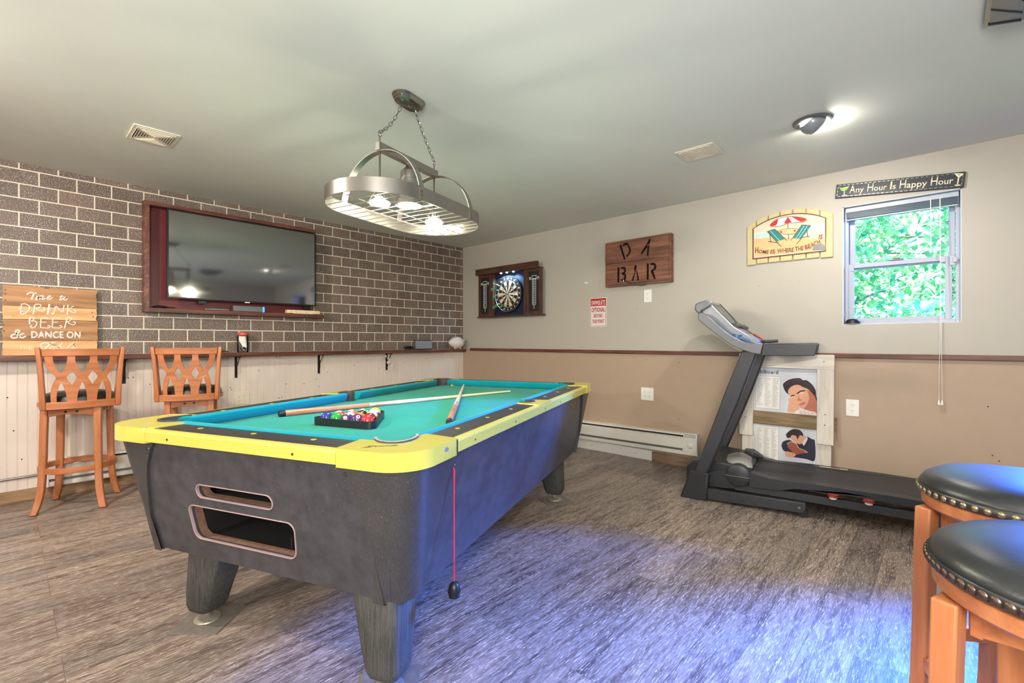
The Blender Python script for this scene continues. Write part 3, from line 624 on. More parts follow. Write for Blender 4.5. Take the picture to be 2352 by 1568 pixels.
# THE Table
blk([(345, 1205), (410, 1208)], .0025); blk([(375, 1206), (372, 1262)], .0025); blk([(435, 1205), (430, 1262)], .0025); blk([(485, 1208), (480, 1264)], .0025); blk([(432, 1235), (483, 1236)], .0025); blk([(520, 1210), (515, 1266)], .0025)
for v in (1210, 1238, 1265): blk([(518, v), (575, v + 1)], .0025)
st([(735, 1225), (722, 1190), (790, 1152), (880, 1158), (990, 1142)], .0075); st([(905, 1155), (860, 1205), (800, 1262)], .009)
st([(985, 1232), (930, 1225), (900, 1262), (945, 1275), (990, 1232), (975, 1275)], .006); st([(1120, 1150), (1060, 1220), (1030, 1275)], .0072); st([(1040, 1245), (1090, 1228), (1100, 1260), (1050, 1278)], .006)
st([(1320, 1150), (1250, 1200), (1200, 1262), (1230, 1280), (1290, 1262)], .0068); st([(1300, 1262), (1350, 1240), (1340, 1222), (1300, 1245), (1310, 1280), (1370, 1272)], .0055)
link('lettering', S, M['chalk'], parent=sg)

# jar with red lid
j = root('storage_jar', 'clear jar of odds and ends with a red lid on the ledge', 'jar', (.068, -2.775, LZ + .001))
link('jar_body', MB().lathe([(.001, 0), (.042, 0), (.046, .006), (.046, .14), (.042, .156), (.042, .162), (.039, .162), (.039, .154), (.043, .138), (.043, .008), (.001, .004)], 24), M['jarglass'], parent=j, smooth=True)
link('lid', MB().lathe([(.001, .184), (.041, .184), (.045, .180), (.045, .160), (.0425, .158), (.0425, .164), (.001, .164)], 28), M['salmon'], parent=j, smooth=True)
rr = random.Random(4)
for k, (mt, n_) in enumerate((('black', 8), ('grey', 4), ('cream', 3), ('red', 2))):
    b = MB()
    for _ in range(n_):
        a = rr.uniform(0, 6.28); q = rr.uniform(0, .026); z = rr.uniform(.012, .045)
        b.ball((q * math.cos(a), q * math.sin(a), z), rr.uniform(.006, .011), 8, 6)
    link('trinkets', b, M[mt], parent=j)['kind'] = 'stuff'
b = MB()
for k in range(5):
    a = k * .5 - .6; b.tube([(-.024 + .01 * k, -.026 + .009 * k, .15), (-.018 + .007 * k, -.01 + .007 * k, .10), (.0, .01 + .005 * k, .045)], [.009, .010, .007], 7, Matrix.Identity(4))
link('white_plastic_spoon_bundle', b, M['whiteplastic'], parent=j, smooth=True)
# small black clutter left of the jar
b = MB(); b.tube(curve([(.06, -2.99, LZ + .006), (.08, -2.96, LZ + .012), (.05, -2.935, LZ + .008), (.075, -2.915, LZ + .012), (.055, -2.895, LZ + .006)], 5), .005, 7)
tag(link('coiled_cable', b, M['black'], smooth=True), 'little heap of black cable on the ledge left of the jar', 'cable')
# speaker, its cable and football
sp = root('box_speaker', 'silver-grey box speaker with black top on the ledge near the corner', 'speaker', (.066, -.722, LZ + .001))
link('body', MB().box(-.026, .026, -.125, .125, .005, .114), M['grey'], parent=sp, bevel=.004)
link('grille', MB().box(.026, .029, -.118, .122, .012, .108), M['speakergrille'], parent=sp, bevel=.001)
link('top_panel', MB().box(-.024, .024, -.122, .122, .114, .120), M['black'], parent=sp, bevel=.002)
link('foot_strip', MB().box(-.022, .024, -.12, .12, 0, .005), M['black'], parent=sp)
b = MB(); rr = random.Random(9); pts = [(.06 + rr.uniform(-.03, .03), -.93 + .055 * math.sin(k * 1.3) + rr.uniform(-.02, .02), LZ + .006 + abs(math.sin(k * .9)) * .035) for k in range(18)]
b.tube(curve(pts, 4), .0045, 6)
tag(link('coiled_power_cord', b, M['black'], smooth=True), 'bundled black power cord on the ledge beside the grey speaker', 'cord')
fb = root('football', 'off-white signed football on the ledge in the corner of the room', 'football', (.088, -.185, LZ + .001))
b = MB(); rings = []
for i in range(17):
    t = -1 + 2 * i / 16; r_ = .080 * math.cos(t * PI / 2) ** .72 if abs(t) < 1 else .0008
    rings.append([(max(r_, .0008) * math.cos(2 * PI * k / 24), t * .139, .084 + max(r_, .0008) * math.sin(2 * PI * k / 24)) for k in range(24)])
b.loft(rings); link('skin', b, M['ball_white'], parent=fb, smooth=True)
b = MB()
for ang in (25, -65):
    b.tube([(.0802 * math.cos(t * PI / 2) ** .72 * math.cos(R(ang)), t * .1375, .084 + .0802 * math.cos(t * PI / 2) ** .72 * math.sin(R(ang))) for t in [x / 10 for x in range(-9, 10)]], .0012, 5)
link('seam', b, M['listprint'], parent=fb)
b = MB(); b.box(.066, .070, .055, .085, .108, .124); link('printed_mark', b, M['postergrey'], parent=fb)
for y in (-.05, .05): link('stand_peg', MB().lathe([(.006, 0), (.006, .008), (.004, .02), (.0005, .021)], 10, Matrix.Translation((.02, y, 0))), M['whiteplastic'], parent=fb)

# ================================================================== television in its wood surround
tf = root('tv_surround', 'burgundy backed box frame of stained wood around the television', 'frame', (.001, -2.745, 1.40), LW)
# panel x = world y + 2.745, panel y = z - 1.40
link('back_panel', MB().box(-.735, .62, .035, .90, 0, .006), M['burgundy'], parent=tf)
link('side_board', MB().box(-.768, -.732, 0, .875, 0, .10), M['stainz'], parent=tf, bevel=.002)
link('side_board', MB().box(.60, .634, .09, .875, 0, .075), M['stainz'], parent=tf, bevel=.002)
link('top_board', MB().box(-.770, .64, .876, .908, 0, .10), M['stainx'], parent=tf, bevel=.002)
link('bottom_shelf', MB().box(-.732, .735, 0, .034, 0, .102), M['stainx'], parent=tf, bevel=.002)
tv = root('television', 'large flat black television in the wood surround on the brick wall', 'television', (.088, -2.742, 1.519), LW)
link('cabinet_back', MB().box(-.60, .60, .03, .70, 0, .028), M['black'], parent=tv, bevel=.006)
bz = MB(); bz.plate(rrect(-.626, .626, 0, .742, .005, 2), [rrect(-.614, .614, .012, .733, .002, 1)[::-1]], t=.026, z0=.024)
link('bezel', bz, M['black'], parent=tv)
link('screen', MB().box(-.616, .616, .010, .735, .030, .046), M['screen'], parent=tv)
link('logo_bar', MB().box(-.035, .005, -.006, .003, .028, .051), M['whiteplastic'], parent=tv)
link('wall_mount', MB().box(-.2, .2, .2, .5, -.078, 0), M['blackmetal'], parent=tv)
for x in (-.36, .56): link('mount_arm', MB().box(x - .03, x + .03, -.03, .03, -.04, .0), M['black'], parent=tv)
# things on the shelf under the TV
SZ = 1.4355
g = root('streaming_box', 'grey set-top box with a blue lit right end, under the television', 'device', (.062, -2.725, SZ))
link('case', MB().box(-.032, .034, -.135, .115, 0, .052), M['grey'], parent=g, bevel=.003); link('light_strip', MB().box(-.03, .035, .115, .132, .001, .051), M['bluered'], parent=g, bevel=.002)
g = root('remote_control', 'thin silver and black remote lying on the shelf under the television', 'remote', (.068, -2.985, SZ), (0, 0, 0))
link('case', MB().box(-.022, .022, -.10, .095, 0, .014), M['grey'], parent=g, bevel=.003); link('button_panel', MB().box(-.018, .018, -.06, .085, .014, .017), M['tmsilver'], parent=g, bevel=.001)
g = root('black_puck', 'small black puck on the left end of the television shelf', 'puck', (.055, -3.40, SZ))
link('shell', MB().lathe([(.04, 0), (.044, .006), (.038, .016), (.02, .022), (.0005, .023)], 20, Matrix.Scale(1.25, 4, (0, 1, 0))), M['black'], parent=g, smooth=True)
link('cable_end', MB().tube([(.0, .05, .008), (.03, .08, .006), (.02, .1, .006)], .005, 6), M['black'], parent=g)
g = root('wooden_case', 'flat pale wood case on the right end of the television shelf', 'box', (.062, -2.215, SZ + .004))
link('lid', MB().plate([(-.030, -.165), (.022, -.165), (.034, -.03), (.028, .165), (-.030, .165)], t=.034), M['cueshaft'], parent=g, bevel=.002)
link('foot_strip', MB().box(-.02, .02, -.10, .10, -.004, 0), M['whiteplastic'], parent=g)

# ================================================================== things on the back wall
def outlet(name, label, x, z, gangs, M_, loc3=None, rot=RW, mat='whiteplastic', group=None):
    r_ = root(name, label, 'outlet', loc3 or (x, -.0005, z), rot, group)
    w_ = .040 if gangs == 1 else .066
    link('cover_plate', MB().box(-w_, w_, -.062, .062, 0, .005), M[mat], parent=r_, bevel=.003)
    for gx in ((0,) if gangs == 1 else (-.023, .023)):
        for gy in (-.0205, .0205):
            f_ = link('socket', MB().plate([(gx + .0165 * math.cos(t) , gy + max(-.0135, min(.0135, .0165 * math.sin(t)))) for t in [2 * PI * k / 20 for k in range(20)]], t=.0015, z0=.005), M[mat], parent=r_)
            b = MB(); b.box(gx - .0072, gx - .0052, gy - .001, gy + .0075, .0065, .0068).box(gx + .0052, gx + .0072, gy - .001, gy + .0065, .0065, .0068); b.lathe([(.0001, .0068), (.0024, .0068), (.0024, .0065)], 8, Matrix.Translation((gx, gy - .0075, 0)))
            link('slots', b, M['darkslot'], parent=f_)
    return r_
outlet('wall_outlet', 'white double outlet high on the greige wall below the DA BAR sign', 2.737, 1.602, 1, None)
outlet('wall_outlet', 'white double outlet on the tan wall right of the poster board', 4.372, .664, 1, None)
outlet('wall_outlet', 'white four-socket outlet on the tan wall above the white heater', 2.732, .643, 2, None)
outlet('wall_outlet', 'ivory four-socket outlet on the cream beadboard beside the second bar stool', 0, 0, 2, None, (.0068, -2.765, .622), LW, 'ivory')
outlet('wall_outlet', 'ivory outlet on the beadboard just above the far corner of the pool table', 0, 0, 2, None, (.0068, -1.115, .605), LW, 'ivory')

# DA BAR sign
D0 = (2.645, -.001, 1.716)
TD = tracer((0.00113183, 0, 2.03018, 0.000138831, -0.000743551, 2.38857, 0.000119992, 0), D0[0], D0[2])
r_ = root('bar_sign', 'torched brown wood box sign with black cut-out letters DA BAR', 'sign', D0, RW)
link('edge_frame', MB().plate(rrect(-.352, .352, 0, .457, .002, 1), [rrect(-.334, .334, .018, .439, .002, 1)[::-1]], t=.055, z0=.002), M['dabar'], parent=r_)
dholes = []
def dl(L): dholes.append([TD(*p) for p in L])
dl([(508, 270), (540, 262), (602, 468), (576, 476)])
dl([(552, 262), (605, 230), (640, 240), (672, 310), (680, 350), (660, 400), (618, 446), (608, 422), (640, 390), (650, 345), (640, 300), (618, 262), (570, 282)])
dl([(815, 388), (905, 245), (940, 178), (968, 186), (950, 238), (842, 398)])
dl([(918, 260), (948, 246), (932, 424), (903, 422)])
dl([(482, 585), (515, 583), (512, 803), (480, 805)])
dl([(530, 582), (590, 578), (608, 600), (606, 650), (592, 668), (612, 690), (606, 760), (585, 782), (530, 778), (528, 758), (572, 752), (578, 706), (545, 690), (545, 662), (574, 655), (576, 612), (532, 610)])
dl([(683, 785), (730, 660), (720, 600), (738, 556), (765, 556), (756, 610), (712, 783)])
dl([(755, 640), (770, 628), (798, 776), (770, 778)])
dl([(905, 533), (937, 530), (935, 763), (903, 765)])
dl([(955, 530), (1010, 522), (1045, 545), (1048, 590), (1030, 622), (1000, 640), (1038, 752), (1012, 758), (962, 650), (966, 632), (1008, 605), (1012, 565), (990, 552), (957, 558)])
top_h = [h for h in dholes[:4]]; bot_h = dholes[4:]
link('top_board', MB().plate([(-.333, .237), (.333, .237), (.333, .438), (-.333, .438)], [h[::-1] for h in top_h], t=.013, z0=.050), M['dabar'], parent=r_)
link('bottom_board', MB().plate([(-.333, .019), (.333, .019), (.333, .2335), (-.333, .2335)], [h[::-1] for h in bot_h], t=.013, z0=.050), M['dabar'], parent=r_)
link('dark_backing', MB().box(-.334, .334, .018, .44, .002, .010), M['darkslot'], parent=r_)
b = MB(); b.tube([(x, y, z) for x, y, z in curve([(-.17, .07, .05), (-.12, .045, .068), (-.05, .018, .068), (.02, -.004, .055), (.07, -.006, .03), (.10, .008, .012)], 6)], .0022, 6); b.tube([(x, y, z) for x, y, z in curve([(-.17, .075, .05), (-.13, .055, .07), (-.03, .012, .068), (.03, -.010, .04), (.085, .0, .016)], 6)], .0022, 6)
link('light_cord', b, M['black'], parent=r_)
link('cord_socket', MB().lathe([(.0005, 0), (.006, 0), (.007, .02), (.005, .034), (.0005, .036)], 10, Matrix.Translation((-.137, .062, .069)) @ Matrix.Rotation(R(96), 4, 'X')), M['chrome'], parent=r_, smooth=True)

# swimsuits sign
r_ = root('swimsuit_sign', 'white and red metal sign reading SWIMSUITS OPTIONAL BEYOND THIS POINT', 'sign', (2.172, -.0005, 1.312), RW)
link('sign_plate', MB().plate(rrect(-.102, .102, 0, .308, .012), t=.003), M['signwhite'], parent=r_)
b = MB(); b.plate([(-.094, .222), (.094, .222)] + [(.094, .292), (.088, .299), (-.088, .299), (-.094, .292)], t=.0008, z0=.003)
b.plate(rrect(-.096, .096, .006, .302, .009), [rrect(-.0925, .0925, .0095, .2985, .006)[::-1]], t=.0006, z0=.003); link('red_print', b, M['redsign'], parent=r_)
text('lettering', 'SWIMSUITS', (-.086, .086, .230, .281), M['signwhite'], r_, .0008, .0038, .022)
for s_, bx in (('OPTIONAL', (-.084, .084, .158, .205)), ('BEYOND', (-.054, .054, .100, .137)), ('THIS POINT', (-.074, .074, .040, .078))): text('lettering', s_, bx, M['redsign'], r_, .0008, .003, .022)
link('nail', MB().lathe([(.0001, .0055), (.003, .005), (.003, .003)], 8, Matrix.Translation((0, .298, 0))), M['grey'], parent=r_)

# happy hour sign
r_ = root('happy_hour_sign', 'long dark sign reading Any Hour Is Happy Hour, above the window', 'sign', (4.622, -.001, 2.253), (R(90), R(5.8), 0))
link('sign_board', MB().box(-.353, .353, -.050, .050, 0, .020), M['slate'], parent=r_, bevel=.002)
b = MB(); rr = random.Random(3)
for k in range(26):
    for y in (-.041, .041): b.box(-.335 + k * .0258, -.335 + k * .0258 + .015, y - .0011, y + .0011, .020, .0206)
for x in (-.341, .341):
    for k in range(3): b.box(x - .0011, x + .0011, -.034 + k * .025, -.02 + k * .025, .020, .0206)
link('stitched_border', b, M['wire'], parent=r_)
xs = -.270
for s_, x0, x1, y0, y1 in (('Any', -.268, -.178, -.030, .030), ('Hour', -.160, -.046, -.018, .030), ('Is', -.030, .006, -.018, .030), ('Happy', .024, .176, -.031, .030), ('Hour', .196, .252, -.018, .030)):
    pass
for ws, x0, x1 in ((('A', 'ny'), -.266, -.180), (('H', 'our'), -.160, -.048), (('I', 's'), -.030, .002), (('H', 'appy'), .022, .168), (('H', 'our'), .186, .298)):
    cw = .034 if ws[0] in 'AH' else .010
    text('lettering', ws[0], (x0, x0 + cw, -.022, .034), M['signcream'], r_, .001, .020, .005)
    desc = any(c in ws[1] for c in 'py'); text('lettering', ws[1], (x0 + cw + .004, x1, -.036 if desc else -.022, .006), M['signcream'], r_, .001, .020, .012)
b = MB(); zt = .020
b.plate([(-.328, .020), (-.272, .026), (-.285, .004), (-.300, -.002), (-.318, .002)], t=.001, z0=zt); link('margarita_bowl', b, M['lime'], parent=r_)
b = MB(); b.plate([(-.302, 0), (-.297, 0), (-.294, -.034), (-.299, -.034)], t=.0012, z0=zt); b.plate([(-.312, -.040), (-.280, -.036), (-.282, -.032), (-.311, -.035)], t=.0012, z0=zt); b.ribbon([(-.334, .026), (-.318, .021), (-.272, .028)], .0025, z0=zt)
b.plate([(.297, .044), (.345, .036), (.322, .010)], t=.0012, z0=zt); b.plate([(.318, .014), (.325, .014), (.323, -.036), (.318, -.036)], t=.0012, z0=zt); b.plate([(.306, -.036), (.338, -.040), (.337, -.036), (.320, -.030), (.306, -.033)], t=.0012, z0=zt)
link('glass_outline', b, M['signcream'], parent=r_)
link('olive', MB().plate(circ(.322, .032, .0065, 12), t=.001, z0=zt + .0012), M['lime'], parent=r_)

# beach sign
B0 = (3.951, -.001, 1.80)
TB = tracer((0.00144855, 0, 3.52596, 0.000176872, -0.000956287, 2.70933, 0.000152871, 0), B0[0], B0[2])
r_ = root('beach_sign', 'arched cream plaque reading HOME IS WHERE THE BEACH IS', 'sign', B0, RW)
xs = [-.302, -.232, -.142, -.056, .034, .126, .218, .302]
def arch(x): return .412 - .085 * (abs(x) / .302) ** 2.3
for k in range(7):
    x0, x1 = xs[k] + .004, xs[k + 1] - .004
    if k == 0: x0 = -.302
    if k == 6: x1 = .302
    P = [(x0, 0 if k in (0, 6) else .006)] + [(x1, 0 if k in (0, 6) else .006)] + [(x1 + (x0 - x1) * t, arch(x1 + (x0 - x1) * t)) for t in (0, .25, .5, .75, 1)]
    link('slat', MB().plate(P, t=.016), M['cream'], parent=r_, bevel=.002, seg=1)
def arch2(x): return .372 - .068 * (abs(x) / .25) ** 2.2
P = [(-.254, .050), (.256, .050)] + [(.256 - .51 * t, arch2(.256 - .51 * t)) for t in [k / 12 for k in range(13)]]
link('painted_panel', MB().plate(P, t=.006, z0=.016), M['painting'], parent=r_)
b = MB(); b.ribbon([(x, y) for x, y in P + [P[0]]], .008, .0075, z0=.016); link('brown_border', b, M['outline'], parent=r_)
def poly(L, mt, z0, t=.0008, name='painted_shape'):
    return link(name, MB().plate([TB(*p) for p in L], t=t, z0=z0), M[mt], parent=r_)
poly([(200, 690), (400, 668), (640, 640), (845, 610), (845, 560), (640, 590), (400, 630), (200, 650)], 'sea', .0222, name='sea_band')
poly([(200, 700), (430, 680), (560, 690), (852, 700), (852, 790), (210, 860)], 'sand', .0222, .0004, name='sand_band')
poly([(345, 572), (380, 540), (430, 515), (505, 500), (590, 503), (640, 512), (675, 520), (650, 545), (560, 552), (505, 555), (430, 582), (350, 586)], 'signwhite', .0228, name='umbrella_canopy')
for L in ([(345, 572), (385, 538), (420, 520), (410, 560), (395, 580), (352, 585)], [(505, 500), (540, 548), (470, 562)], [(540, 500), (590, 503), (640, 512), (675, 522), (655, 540), (620, 545)]): poly(L, 'redsign', .0237, name='umbrella_stripe')
def line(L, w, mt, z0=.0238, name='painted_line'): return link(name, MB().ribbon([TB(*p) for p in L], w, .0006, z0=z0), M[mt], parent=r_)
line(curve([(343, 576), (380, 538), (430, 514), (505, 498), (600, 502), (676, 520), (650, 546), (560, 554), (505, 558), (430, 586), (345, 588)], 4), .0032, 'outline', name='umbrella_outline')
line([(505, 556), (507, 604)], .004, 'outline', name='umbrella_pole'); line([(512, 655), (514, 705)], .004, 'outline', name='table_leg')
poly([(415, 628), (470, 612), (540, 604), (600, 610), (612, 632), (580, 650), (510, 658), (440, 652)], 'cream', .0240, name='painted_table')
line(curve([(415, 628), (470, 612), (540, 604), (600, 610), (612, 632), (580, 650), (510, 658), (440, 652), (415, 628)], 4), .0025, 'outline', .0249, name='table_outline')
poly([(436, 630), (455, 628), (452, 645), (440, 646)], 'redsign', .025, name='painted_cup'); poly([(560, 618), (578, 616), (576, 634), (564, 635)], 'redsign', .025, name='painted_cup')
poly([(322, 632), (390, 612), (475, 700), (408, 722)], 'teal', .0242, name='chair_canvas'); poly([(632, 575), (712, 578), (620, 700), (550, 690)], 'teal', .0242, name='chair_canvas')
line([(350, 628), (432, 716)], .004, 'tealstripe', .0252); line([(655, 580), (578, 695)], .004, 'tealstripe', .0252); line([(685, 580), (604, 698)], .004, 'tealstripe', .0252)
for L in ([(320, 632), (448, 770)], [(388, 610), (500, 715)], [(330, 722), (420, 732)], [(345, 655), (352, 730)], [(320, 632), (390, 610)], [(632, 572), (532, 715)], [(714, 578), (585, 748)], [(632, 572), (714, 578)], [(610, 690), (704, 676)], [(680, 625), (684, 680)]): line(L, .004, 'outline', .0254, name='chair_frame')
def word(s_, u0, v0, u1, v1, hgt, rot_=0):
    x0, y0 = TB(u0, v0); x1, y1 = TB(u1, v1); an = math.atan2(y1 - y0, x1 - x0); L_ = math.hypot(x1 - x0, y1 - y0); mx, my = (x0 + x1) / 2, (y0 + y1) / 2
    text('lettering', s_, (mx - L_ / 2, mx + L_ / 2, my, my + hgt), M['lettering'], r_, .0008, .0256, .012, rot=an)
word('H', 212, 826, 240, 823, .046); word('OME', 244, 828, 335, 834, .030); word('IS', 352, 832, 394, 831, .033); word('WHERE', 412, 826, 560, 815, .033); word('THE', 572, 808, 648, 800, .033); word('BE', 662, 796, 712, 780, .034); word('ACH', 714, 776, 796, 742, .034); word('IS', 786, 698, 820, 698, .032)
poly([(725, 800), (735, 770), (760, 745), (800, 735), (835, 755), (850, 795)], 'grey', .0258, name='glitter_shell')

# dartboard cabinet
r_ = root('dartboard_cabinet', 'open walnut dartboard cabinet with black scoreboard doors and small lights', 'cabinet', (.935, -.001, 1.466), RW)
link('back_panel', MB().box(-.29, .29, .012, .545, .0, .014), M['felt'], parent=r_)
link('side_post', MB().box(-.294, -.262, .010, .545, .0, .088), M['walnutz'], parent=r_, bevel=.002); link('side_post', MB().box(.257, .294, .010, .545, .0, .088), M['walnutz'], parent=r_, bevel=.002)
link('base_shelf', MB().box(-.545, .527, -.004, .010, .0, .098), M['walnut'], parent=r_, bevel=.002)
v_ = link('valance', MB().plate(rrect(-.552, .498, .545, .623, .012, 3), t=.022, z0=.098), M['walnut'], parent=r_, bevel=.002)
link('valance_top', MB().box(-.54, .49, .545, .56, .0, .098), M['walnut'], parent=r_)
link('name_plate', MB().box(-.125, -.052, .560, .606, .12, .1215), M['bronze'], parent=v_)
def door(x0, x1, nm):
    b = MB(); b.plate([(x0, .012), (x1, .012), (x1, .543), (x0, .543)], [[(x0 + .036, .045), (x0 + .036, .508), (x1 - .036, .508), (x1 - .036, .045)]], t=.022, z0=.066)
    d_ = link('cabinet_door', b, M['walnutz'], parent=r_, bevel=.001, seg=1)
    link('scoreboard', MB().box(x0 + .034, x1 - .034, .043, .510, .066, .078), M['slateboard'], parent=d_)
    cx = (x0 + x1) / 2; p = MB(); z = .0782
    p.box(cx - .085, cx + .085, .418, .422, z, z + .001).box(cx - .035, cx + .035, .425, .465, z, z + .001)
    for s in (-1, 1):
        for q in (0, 1): p.plate(circ(cx + s * (.055 + .014 * q), .438, .007, 8, .011), t=.001, z0=z)
    p.box(cx - .027, cx - .023, .12, .42, z, z + .001).box(cx + .023, cx + .027, .12, .42, z, z + .001)
    for k in range(12): p.box(cx - .027, cx + .027, .12 + k * .0265, .124 + k * .0265, z, z + .001)
    for k in range(11):
        p.box(cx - .018, cx - .008, .130 + k * .0265, .140 + k * .0265, z, z + .001); p.box(cx + .004, cx + .016, .130 + k * .0265, .1345 + k * .0265, z, z + .001)
    p.box(cx - .003, cx + .003, .075, .12, z, z + .001)
    link('scoring_print', p, M['wirewhite'], parent=d_)
    t2 = MB(); t2.box(cx - .03, cx + .03, .431, .459, z + .001, z + .0015); link('print_block', t2, M['slateboard'], parent=d_)
door(-.527, -.300, 'l'); door(.297, .527, 'r')
leds = [-.13, -.03, .08]
for x in leds: link('cabinet_light', MB().lathe([(.0005, 0), (.012, 0), (.013, .008), (.0005, .009)], 12, Matrix.Translation((x, .536, .075)) @ Matrix.Rotation(R(-90), 4, 'X')), M['ledglow'], parent=r_)
for x in leds:
    o = lamp('cabinet_led', 'SPOT', (.935 + x, -.074, 1.466 + .525), 6.0, (.42, .70, 1), target=(.935 + x, -.03, 1.55), spot_size=R(150), spot_blend=.6, shadow_soft_size=.01)
dbx, dby = -.034, .279
db = root('dartboard', 'round black and cream dartboard hanging in the walnut cabinet', 'dartboard', (.935 + dbx, -.0155, 1.466 + dby), RW)
link('board_body', MB().lathe([(.0005, 0), (.222, 0), (.2255, .004), (.2255, .034), (.2255, .038), (.0005, .038)], 48), M['board_black'], parent=db, smooth=True)
mb_ = {'board_black': MB(), 'board_cream': MB(), 'board_red': MB(), 'board_green': MB()}
def sector(b, r0, r1, a0, a1, z):
    n = 4; P = [(r0 * math.cos(a0 + (a1 - a0) * k / n), r0 * math.sin(a0 + (a1 - a0) * k / n)) for k in range(n + 1)] + [(r1 * math.cos(a1 + (a0 - a1) * k / n), r1 * math.sin(a1 + (a0 - a1) * k / n)) for k in range(n + 1)]
    b.plate(P[::-1], t=.001, z0=z)
for k in range(20):
    a0 = PI / 2 - PI / 20 + k * PI / 10; a1 = a0 + PI / 10; dark = k % 2 == 0
    for r0, r1 in ((.016, .097), (.107, .160)): sector(mb_['board_black' if dark else 'board_cream'], r0, r1, a0, a1, .038)
    for r0, r1 in ((.097, .107), (.160, .170)): sector(mb_['board_red' if dark else 'board_green'], r0, r1, a0, a1, .038)
for k_, v in mb_.items():
    if v.v: link({'board_black': 'black_segments', 'board_cream': 'cream_segments', 'board_red': 'red_segments', 'board_green': 'green_segments'}[k_], v, M[k_ if k_ != 'board_black' else 'darkslot'], parent=db)
link('bullseye', MB().plate(circ(0, 0, .0155, 18), t=.002, z0=.038), M['board_green'], parent=db); link('bullseye', MB().plate(circ(0, 0, .007, 14), t=.003, z0=.038), M['board_red'], parent=db)
b = MB(); b.tube([(.2175 * math.cos(2 * PI * k / 48), .2175 * math.sin(2 * PI * k / 48), .040) for k in range(48)], .0022, 6, closed=True)
for r0 in (.097, .107, .160, .170): b.tube([(r0 * math.cos(2 * PI * k / 40), r0 * math.sin(2 * PI * k / 40), .0392) for k in range(40)], .0008, 4, closed=True)
for k in range(20):
    a = PI / 2 - PI / 20 + k * PI / 10; b.tube([(.016 * math.cos(a), .016 * math.sin(a), .0395), (.172 * math.cos(a), .172 * math.sin(a), .0395)], .0008, 4)
link('wire_spider', b, M['wire'], parent=db)
nums = [20, 5, 12, 9, 14, 11, 8, 16, 7, 19, 3, 17, 2, 15, 10, 6, 13, 4, 18, 1]
for k, n_ in enumerate(nums):
    a = PI / 2 + k * PI / 10; x, y = .193 * math.cos(a), .193 * math.sin(a); w_ = .008 if n_ < 10 else .014
    text('number', str(n_), (x - w_, x + w_, y - .011, y + .011), M['wirewhite'], db, .001, .038, .01)
darts = [(-.16, .14, .10, .00, 'upper'), (-.19, .06, .06, .03, 'middle'), (-.165, -.035, .035, -.01, 'left'), (-.12, -.15, .05, .0, 'low'), (-.16, -.17, .05, .02, 'bottom'), (-.02, -.145, .06, .0, 'right')]
lab = ['green-flighted dart nearest the top left of the dartboard', 'green-flighted dart overhanging the left rim of the dartboard', 'green-flighted dart at the middle left of the dartboard', 'green-flighted dart in the upper of two at the lower left of the dartboard', 'green-flighted dart lowest at the lower left of the dartboard', 'green-flighted dart low in the dartboard, below the bullseye']
tips = [(-.10, .10), (-.07, .05), (-.08, -.03), (-.02, -.135), (-.06, -.15), (.05, -.13)]
for k, (fx, fy, dx, dy, _) in enumerate(darts):
    tx, ty = tips[k]; dr = root('dart', lab[k], 'dart', (.935 + dbx + tx, -.0155 - .0385, 1.466 + dby + ty), RW, group='darts in the dartboard')
    d = Vector((fx - tx, fy - ty, .105)); e = d.normalized(); L_ = d.length
    link('barrel', MB().tube([tuple(e * .001), tuple(e * .025), tuple(e * .03), tuple(e * .075)], [.0008, .0012, .0034, .0034], 7), M['wire'], parent=dr)
    link('shaft', MB().tube([tuple(e * .074), tuple(e * (L_ - .02))], .002, 6), M['black'], parent=dr)
    q = e.to_track_quat('Z', 'Y').to_matrix().to_4x4()
    b = MB()
    for a in (0, 90): b.add([(0, 0, L_ - .035), (.016, .0004, L_ - .022), (.016, .0004, L_), (0, 0, L_ - .004), (-.016, -.0004, L_), (-.016, -.0004, L_ - .022)], [(0, 1, 2, 3), (0, 3, 4, 5)], q @ Matrix.Rotation(R(a), 4, 'Z'))
    link('flight', b, M['board_green'], parent=dr)

# baseboard heaters
def heater(label, L_, loc, rot, ctrl):
    h = root('baseboard_heater', label, 'heater', loc, rot)
    b = MB(); prof = [(0, 0), (.058, 0), (.060, .010), (.060, .030), (.048, .034), (.048, .052), (.064, .056), (.064, .148), (.048, .156), (.030, .158), (.030, .172), (.058, .176), (.055, .190), (.004, .196), (0, .196)]
    rings = [[(x, y, z) for z, y in prof] for x in (0, L_)]
    b.loft(rings); link('housing', b, M['heater'], parent=h)
    link('fin_slot', MB().box(.03, L_ - (.14 if ctrl else .03), .158, .172, .0305, .034), M['darkslot'], parent=h)
    link('lower_slot', MB().box(.0, L_ - (.14 if ctrl else 0), .035, .051, .0482, .050), M['grey'], parent=h)
    link('end_cap', MB().box(-.006, .012, -.001, .197, 0, .066), M['heater'], parent=h, bevel=.003)
    if ctrl:
        link('control_box', MB().box(L_ - .125, L_, .030, .198, .02, .066), M['heater'], parent=h, bevel=.003)
        k = link('thermostat_knob', MB().lathe([(.0005, .012), (.014, .012), (.016, .008), (.024, .004), (.024, 0), (.0005, 0)], 20, Matrix.Translation((L_ - .062, .085, .066))), M['heater'], parent=h, smooth=True)
        b = MB()
        for i in range(10):
            for j_ in range(4): b.box(L_ - .115 + i * .0105 + (j_ % 2) * .005, L_ - .110 + i * .0105 + (j_ % 2) * .005, .160 + j_ * .0085, .165 + j_ * .0085, .066, .0664)
        link('vent_perforations', b, M['darkslot'], parent=h)
    b = MB()
    for i in range(int(L_ / .14)): b.lathe([(.0001, .0008), (.003, .0008), (.003, 0)], 6, Matrix.Translation((.07 + i * .14, .14, .064)))
    link('rivet', b, M['grey'], parent=h)['kind'] = 'stuff'
    return h
